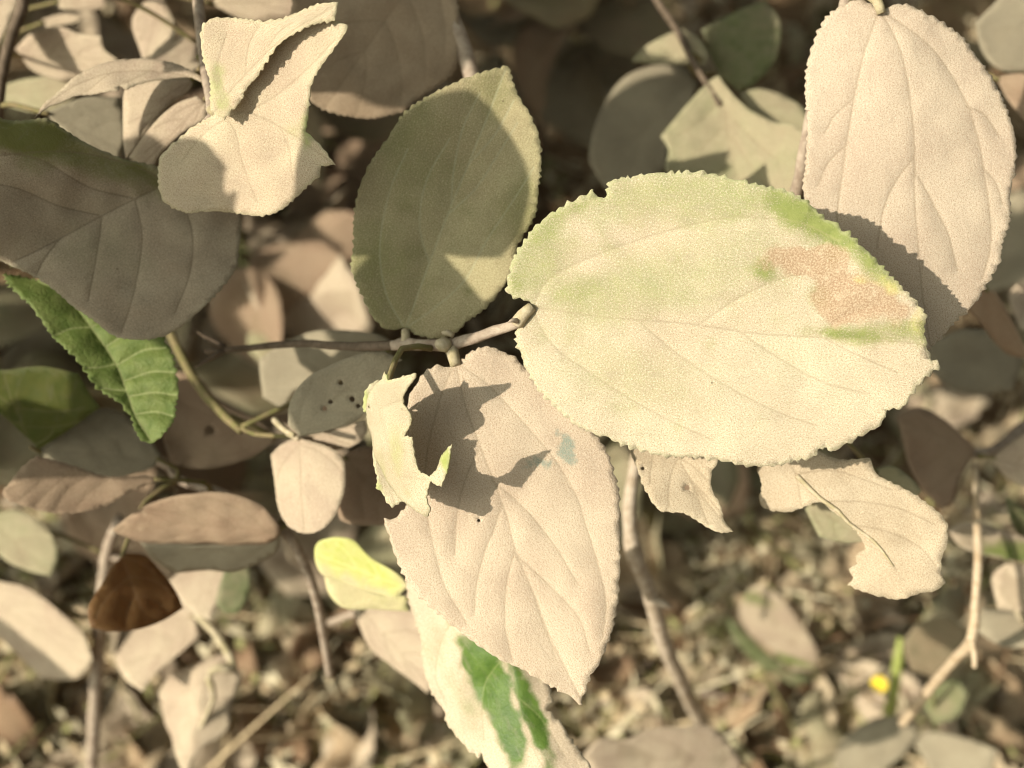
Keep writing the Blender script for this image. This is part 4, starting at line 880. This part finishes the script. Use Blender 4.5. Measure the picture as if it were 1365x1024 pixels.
# unseen leaves added to the shrub, placed to block light from the background
R = random.Random(77)
zones = [((690, -40, 870, 240), 48), ((980, -40, 1080, 130), 25), ((330, 230, 470, 450), 8), ((1290, 80, 1365, 420), 25), ((1190, 440, 1365, 700), 30), ((840, 620, 1130, 790), 14), ((440, -40, 700, 200), 20), ((0, 180, 330, 450), 10), ((230, 440, 520, 720), 5)]
n_sh = 0
for (x0, y0, x1, y1), cnt in zones:
    k = 0
    for tr in range(cnt * 14):
        if k >= cnt: break
        tgt = P(R.uniform(x0, x1), R.uniform(y0, y1), R.uniform(0.45, 0.85))
        if tgt.z < 0.01: tgt = ground_at(R.uniform(x0, x1), R.uniform(y0, y1))
        c = tgt - SUN * R.uniform(0.12, 0.55)
        if c.z > 0.75 or c.z < 0.05 or not allowed(c, 0.034, 0.45): continue
        px, py, d = project(c)
        if -60 < px < 1425 and -60 < py < 1084: continue
        par, rt, tp = min(stems, key=lambda o: (o[1] - c).to_2d().length)
        f = min(0.95, max(0.25, c.z / tp.z)); q = rt.lerp(tp, f)
        ang = R.uniform(0, 6.283); ax = Vector((math.cos(ang), math.sin(ang), R.uniform(-0.5, 0.2))).normalized()
        b = c - ax * 0.033
        o = bpy.data.objects.new('leaf', LIVE[R.choice((1, 2, 3, 6))]); link(o, par, b)
        orient(o, ax, Vector((R.uniform(-0.3, 0.3), R.uniform(-0.3, 0.3), 0.4)) - SUN)
        v, fc = tube_data([q, q.lerp(b, 0.5) + Vector((0, 0, 0.012)), b], [0.0011, 0.0008, 0.0006], 4, 0, 0, 0.03)
        mesh_obj('side_twig', v, fc, TWIG_DARK, par, q)  # joins the added shade leaf to its stem
        k += 1; n_sh += 1
print('SHADE LEAVES', n_sh)

# ------------------------------------------------------------------ fallen leaves and litter
def in_view(p, m=60):
    px, py, d = project(p); return -m < px < 1365 + m and -m < py < 1024 + m
n_fl = 0
LOOK = ['pale straw', 'straw-coloured curled', 'dark brown', 'cream dusty', 'brown crumpled', 'greenish grey', 'long straw', 'pale beige']
SPOTS = [(1174, 912, 'near the yellow flower'), (1250, 960, 'below the straw-coloured forked twig'), (1040, 860, 'around the green-edged weed leaf'), (890, 870, 'beside the thick pale twig'), (880, 1000, 'near the large pale leaf at the bottom edge'),
         (680, 1000, 'behind the green-stained leaf'), (430, 900, 'right of the limp cream leaves'), (400, 1000, 'on the ground left of the green-stained leaf'), (240, 960, 'under the limp cream leaves'), (50, 960, 'in the lower left corner'), (60, 740, 'behind the upright grey stalk'),
         (1330, 860, 'at the right edge below the weeds'), (1100, 780, 'under the ragged bitten leaf'), (950, 740, 'under the narrow torn leaf'), (1330, 480, 'in shade right of the largest leaf'), (780, 120, 'in the dark gap above the largest leaf'), (400, 380, 'in the gap left of the upright shadowed leaf'), (1060, 980, 'at the bottom edge left of the yellow flower')]
R = random.Random(5)
while n_fl < 290:
    py = 1060 - 1080 * R.random() ** 1.7; px = R.uniform(-60, 1425)
    p = ground_at(px, py)
    sc = R.uniform(0.7, 1.3)
    p.z += R.uniform(0.006, 0.024)
    kd = R.randrange(len(DEAD)); o = bpy.data.objects.new('fallen_leaf', DEAD[kd]); link(o, None, p)
    ang = R.uniform(0, 6.283)
    orient(o, Vector((math.cos(ang), math.sin(ang), R.uniform(-0.15, 0.2))), Vector((R.uniform(-0.55, 0.55), R.uniform(-0.55, 0.55), 1)) - SUN * 0.5)
    o.scale = (sc, sc, sc)
    near = min(SPOTS, key=lambda q: math.hypot(px - q[0], py - q[1]))[2]
    size = 'small' if sc < 0.9 else 'middling' if sc < 1.1 else 'large'
    tag(o, '%s %s fallen leaf %s' % (size, LOOK[kd], near), 'fallen leaf', 'fallen leaves in the litter')
    n_fl += 1

chip_mats = [bark_mat('litter_straw', (0.60, 0.48, 0.30), (0.46, 0.35, 0.21)), bark_mat('litter_brown', (0.22, 0.14, 0.08), (0.15, 0.09, 0.05)), bark_mat('litter_pale', (0.60, 0.53, 0.37), (0.48, 0.41, 0.26)), bark_mat('litter_olive', (0.24, 0.24, 0.10), (0.30, 0.27, 0.12))]
lv, lf, lm = [], [], []
for i in range(5200):
    py = 1120 - 1160 * R.random() ** 1.5; px = R.uniform(-80, 1445) if i < 3600 else R.choice((R.uniform(-600, -60), R.uniform(1420, 1900)))
    p = ground_at(px, py); p.z += R.uniform(0.001, 0.008)
    L = R.uniform(0.003, 0.02) * R.uniform(0.6, 1.5); W = L * R.uniform(0.25, 0.7)
    if R.random() < 0.68: L *= 2.2; W = R.uniform(0.0008, 0.002)
    a = R.uniform(0, 6.283); ax = Vector((math.cos(a), math.sin(a), R.uniform(-0.3, 0.3))); nn = Vector((R.uniform(-.6, .6), R.uniform(-.6, .6), 1))
    nn = (nn - ax * nn.dot(ax) / ax.length_squared).normalized(); ax.normalize(); la = nn.cross(ax)
    b = len(lv); bow = R.uniform(-0.3, 0.3) * L
    for u, v, w in ((-.5, -.25, bow), (-.45, .3, bow), (0, .5, 0), (.5, .18, bow), (.48, -.22, bow), (.02, -.5, 0)):
        lv.append(p + ax * (u * L) + la * (v * W) + nn * w)
    for u, v, w in ((-.5, -.25, bow), (-.45, .3, bow), (0, .5, 0), (.5, .18, bow), (.48, -.22, bow), (.02, -.5, 0)):
        lv.append(p + ax * (u * L) + la * (v * W) + nn * (w - 0.0007))
    F = [(0, 5, 2, 1), (5, 4, 3, 2), (7, 8, 11, 6), (8, 9, 10, 11)] + [(k, (k + 1) % 6, (k + 1) % 6 + 6, k + 6) for k in range(6)]
    lf += [tuple(q + b for q in f) for f in F]; lm += [R.choice((0, 0, 1, 1, 2, 3))] * len(F)
lit = mesh_obj('litter', lv, lf, chip_mats[0], None, (0, 0, 0), smooth=False)
for m in chip_mats[1:]: lit.data.materials.append(m)
lit.data.polygons.foreach_set('material_index', lm)
tag(lit, 'loose bits of straw and crumbled leaf on the soil', 'litter', kind='stuff')

# dry grass and weed stems standing in the litter
gv2, gf2, gm2 = [], [], []
def leaflet(p, ax, nn, L, W, mi):
    nn = (nn - ax * nn.dot(ax)).normalized(); la = nn.cross(ax)
    b = len(gv2)
    prof = ((0, 0, 0), (.4, .5, -.1), (1, 0, .05), (.45, -.5, -.1))
    for dz in (0, -0.0003):
        for u, v, w in prof: gv2.append(p + ax * (u * L) + la * (v * W) + nn * (w * W + dz))
    F = [(0, 1, 3), (1, 2, 3), (4, 7, 5), (5, 7, 6)] + [(k, k + 4, (k + 1) % 4 + 4, (k + 1) % 4) for k in range(4)]
    gf2.extend(tuple(q + b for q in f) for f in F); gm2.extend([mi] * len(F))
for i in range(3000):
    py = 1100 - 420 * R.random() ** 1.2; px = R.uniform(-60, 1425) if i < 2300 else R.choice((R.uniform(-600, -60), R.uniform(1420, 1900)))
    if R.random() < 0.30: py = R.uniform(0, 760)
    p = ground_at(px, py); L = R.uniform(0.02, 0.06) if i % 7 else R.uniform(0.07, 0.15); r = R.uniform(0.0004, 0.0012)
    a = R.uniform(0, 6.283); up = R.uniform(0.1, 1.1)
    d = Vector((math.cos(a), math.sin(a), up)).normalized(); bend = Vector((R.uniform(-1, 1), R.uniform(-1, 1), -0.8)) * R.uniform(0.1, 0.5)
    mi = R.choice((0, 0, 1, 2, 2, 3)); b = len(gv2)
    side = d.cross(Vector((0, 0, 1))).normalized(); nn = side.cross(d)
    for k in range(5):
        u = k / 4; c = p + d * (u * L) + bend * (u * u * L); rr = r * (1 - 0.75 * u)
        for q in range(3):
            t = q * 2.094; gv2.append(c + side * (math.cos(t) * rr * 1.6) + nn * (math.sin(t) * rr))
    for k in range(4):
        for q in range(3):
            gf2.append((b + k * 3 + q, b + k * 3 + (q + 1) % 3, b + k * 3 + 3 + (q + 1) % 3, b + k * 3 + 3 + q)); gm2.append(mi)
    if R.random() < 0.6:
        for j in range(R.randint(2, 5)):
            u = R.uniform(0.3, 1); c = p + d * (u * L) + bend * (u * u * L)
            ax = Vector((R.uniform(-1, 1), R.uniform(-1, 1), R.uniform(-0.4, 0.6))).normalized()
            leaflet(c, ax, Vector((R.uniform(-.5, .5), R.uniform(-.5, .5), 1)) - SUN * 0.5, R.uniform(0.005, 0.014), R.uniform(0.002, 0.006), R.choice((0, 2, 2, 3)))
grass = mesh_obj('dry_grass', gv2, gf2, chip_mats[0], None, (0, 0, 0), smooth=False)
for m in chip_mats[1:]: grass.data.materials.append(m)
grass.data.polygons.foreach_set('material_index', gm2)
tag(grass, 'dry grass and small weed stems standing in the litter', 'dry grass', kind='stuff')

# ------------------------------------------------------------------ low plants near the ground
def low_leaf(parent, outline, base, tip, d0, d1, mat, **kw):
    return leaf(parent, 'low%d' % len(LEAFS), outline, base, tip, d0, d1, mat, h=0.003, teeth=None, nveins=3, **kw)
w1 = thing('low_weed', 'broad blurred green-edged leaf of a weed below the ragged bitten leaf', 'weed', ground_at(1075, 905))
tube('stem', [ground_at(1090, 915), P(1085, 895, 0.58), P(1075, 880, 0.55)], [0.0015, 0.0013, 0.001], PETIOLE_G, w1)
low_leaf(w1, [(985,815),(1000,785),(1020,780),(1045,800),(1070,835),(1090,870),(1085,895),(1060,895),(1030,870),(1000,845)], (1085,893), (995,785), 0.55, 0.52, M_DUST, sunny=0.85, paint=[(0,1050,880,40,10,0.5,0.9),(0,1010,800,20,14,0.5,0.6)])
low_leaf(w1, [(970,820),(1000,850),(1050,890),(1085,905),(1060,915),(1015,890),(980,855)], (1085,908), (972,825), 0.565, 0.55, M_GREEN, tilt=-0.3)
w2 = thing('low_weed', 'blurred green weed leaf at the right edge beside the straw-coloured forked twig', 'weed', ground_at(1400, 760))
tube('stem', [ground_at(1410, 775), P(1405, 745, 0.40), P(1395, 735, 0.36)], [0.0015, 0.0013, 0.001], PETIOLE_G, w2)
low_leaf(w2, [(1262,705),(1290,695),(1330,705),(1375,720),(1400,735),(1370,748),(1320,742),(1280,728)], (1400,735), (1262,708), 0.36, 0.355, M_DUST, sunny=0.8, paint=[(0,1360,735,50,12,0.1,0.9)])
low_leaf(w2, [(1340,660),(1365,680),(1390,720),(1375,725),(1350,700)], (1390,722), (1342,662), 0.37, 0.36, M_GREEN, tilt=0.2)
w3 = thing('low_weed', 'pinkish dusty leaf standing at the right edge below the green weed', 'weed', ground_at(1380, 860))
tube('stem', [ground_at(1375, 870), P(1370, 840, 0.40), P(1355, 815, 0.366)], [0.0013, 0.0012, 0.001], PETIOLE, w3)
low_leaf(w3, [(1322,770),(1340,752),(1380,755),(1395,790),(1370,818),(1330,812)], (1352,816), (1370,752), 0.365, 0.36, M_DUST, tilt=0.1)
low_leaf(w3, [(1310,810),(1345,815),(1390,825),(1395,860),(1340,862),(1300,840)], (1352,818), (1340,862), 0.375, 0.37, M_GREY, tilt=0.1)
w4 = thing('low_weed', 'large pale leaf lying at the bottom edge right of the green-stained leaf', 'weed', ground_at(1000, 1040))
tube('stem', [ground_at(1010, 1050), P(1000, 1030, 0.45), P(985, 1010, 0.42)], [0.0013, 0.0012, 0.001], PETIOLE, w4)
low_leaf(w4, [(778,1005),(800,985),(835,985),(870,972),(905,968),(945,968),(968,985),(985,1010),(990,1045),(900,1070),(800,1060)], (988,1012), (780,1010), 0.415, 0.395, M_DUST, sunny=0.95)
w5 = thing('low_weed', 'dark green leafy weed at the bottom right under the straw-coloured forked twig', 'weed', ground_at(1245, 985))
tube('stem', [ground_at(1245, 990), P(1245, 950, 0.50), P(1240, 910, 0.46)], [0.0014, 0.0012, 0.0008], PETIOLE_G, w5)
low_leaf(w5, [(1205,860),(1225,830),(1262,820),(1290,840),(1285,880),(1250,905),(1215,895)], (1243,915), (1250,822), 0.46, 0.45, M_DEEP, tilt=0.2)
low_leaf(w5, [(1230,940),(1250,915),(1275,905),(1290,925),(1275,955),(1245,965)], (1240,960), (1285,912), 0.49, 0.48, M_GREEN, tilt=-0.2)
low_leaf(w5, [(1215,985),(1240,975),(1290,985),(1330,1000),(1320,1040),(1250,1045)], (1240,985), (1325,1020), 0.50, 0.49, M_GREY, tilt=0.1)
low_leaf(w5, [(1120,990),(1160,960),(1200,955),(1225,975),(1200,1010),(1150,1040),(1110,1035)], (1225,975), (1115,1030), 0.50, 0.50, M_GREY, tilt=0.2)

# yellow flower
fp = P(1173, 912, 0.50)
fl = thing('yellow_flower', 'tiny bright yellow flower on a green stem near the lower right corner', 'flower', ground_at(1180, 985))
YEL = NT('yellow_petal'); yb = YEL.n('ShaderNodeBsdfPrincipled', {'Base Color': (0.78, 0.58, 0.03, 1), 'Roughness': 0.6}); YEL.n('ShaderNodeOutputMaterial', {0: yb.outputs[0]})
STEM_G = bark_mat('green_stem', (0.26, 0.30, 0.07), (0.33, 0.36, 0.12))
tube('stem', [ground_at(1180, 985), P(1186, 950, 0.535), P(1192, 915, 0.515), P(1198, 875, 0.50), P(1200, 850, 0.495)], [0.0030, 0.0030, 0.0028, 0.0022, 0.0012], STEM_G, fl)
tube('flower_stalk', [P(1188, 940, 0.525), P(1180, 925, 0.512), fp], [0.001, 0.0009, 0.0008], PETIOLE_G, fl)
hd = (-SUN + (CAM - fp).normalized()).normalized()
tube('flower_centre', [fp - hd * 0.001, fp + hd * 0.001, fp + hd * 0.0022], [0.0018, 0.0022, 0.0012], YEL.m, fl, sides=10, step=0.0006)
e1 = hd.cross(Vector((0, 0, 1))).normalized(); e2 = hd.cross(e1)
for i in range(9):
    a = 2 * math.pi * i / 9; dr = e1 * math.cos(a) + e2 * math.sin(a); sd = hd.cross(dr)
    vv = []
    for u, wd in ((0.001, 0.0006), (0.0024, 0.0010), (0.0035, 0.0008), (0.0041, 0.0003)):
        for sg in (-1, 1): vv.append(fp + dr * u + sd * (wd * sg) + hd * (0.0012 + 0.06 * u))
    n8 = len(vv); vv += [v - hd * 0.0003 for v in vv]
    ff = []
    for k in range(3): ff += [(2*k, 2*k+1, 2*k+3, 2*k+2), (n8+2*k, n8+2*k+2, n8+2*k+3, n8+2*k+1), (2*k, 2*k+2, n8+2*k+2, n8+2*k), (2*k+1, n8+2*k+1, n8+2*k+3, 2*k+3)]
    ff += [(0, n8, n8+1, 1), (6, 7, n8+7, n8+6)]
    mesh_obj('petal', vv, ff, YEL.m, fl, fp)

# fallen sticks
for i, (pts, r, lb) in enumerate([
    ([(905,930),(980,940),(1060,945),(1110,950)], 0.0020, 'grey stick lying across the litter below the torn leaves'),
    ([(800,945),(830,920),(865,890)], 0.0022, 'short grey stick slanting beside the foot of the thick pale twig'),
    ([(350,920),(300,905),(420,830),(455,800)], 0.0016, 'thin pinkish dead stalk on the ground right of the limp cream leaves'),
    ([(1280,990),(1310,950),(1340,960),(1360,990)], 0.0022, 'curved straw-coloured stalk on the ground in the lower right corner')]):
    g = [ground_at(*p) + Vector((0, 0, 0.012)) for p in (pts if i != 2 else pts[1:])]
    v, f = tube_data(g, [r * (1 - 0.15 * k) for k in range(len(g))], 8, 0.2, i * 7.0, 0.006)
    o = mesh_obj('stick', v, f, TWIG if i < 2 else TWIG_PALE, None, g[0]); tag(o, lb, 'stick')
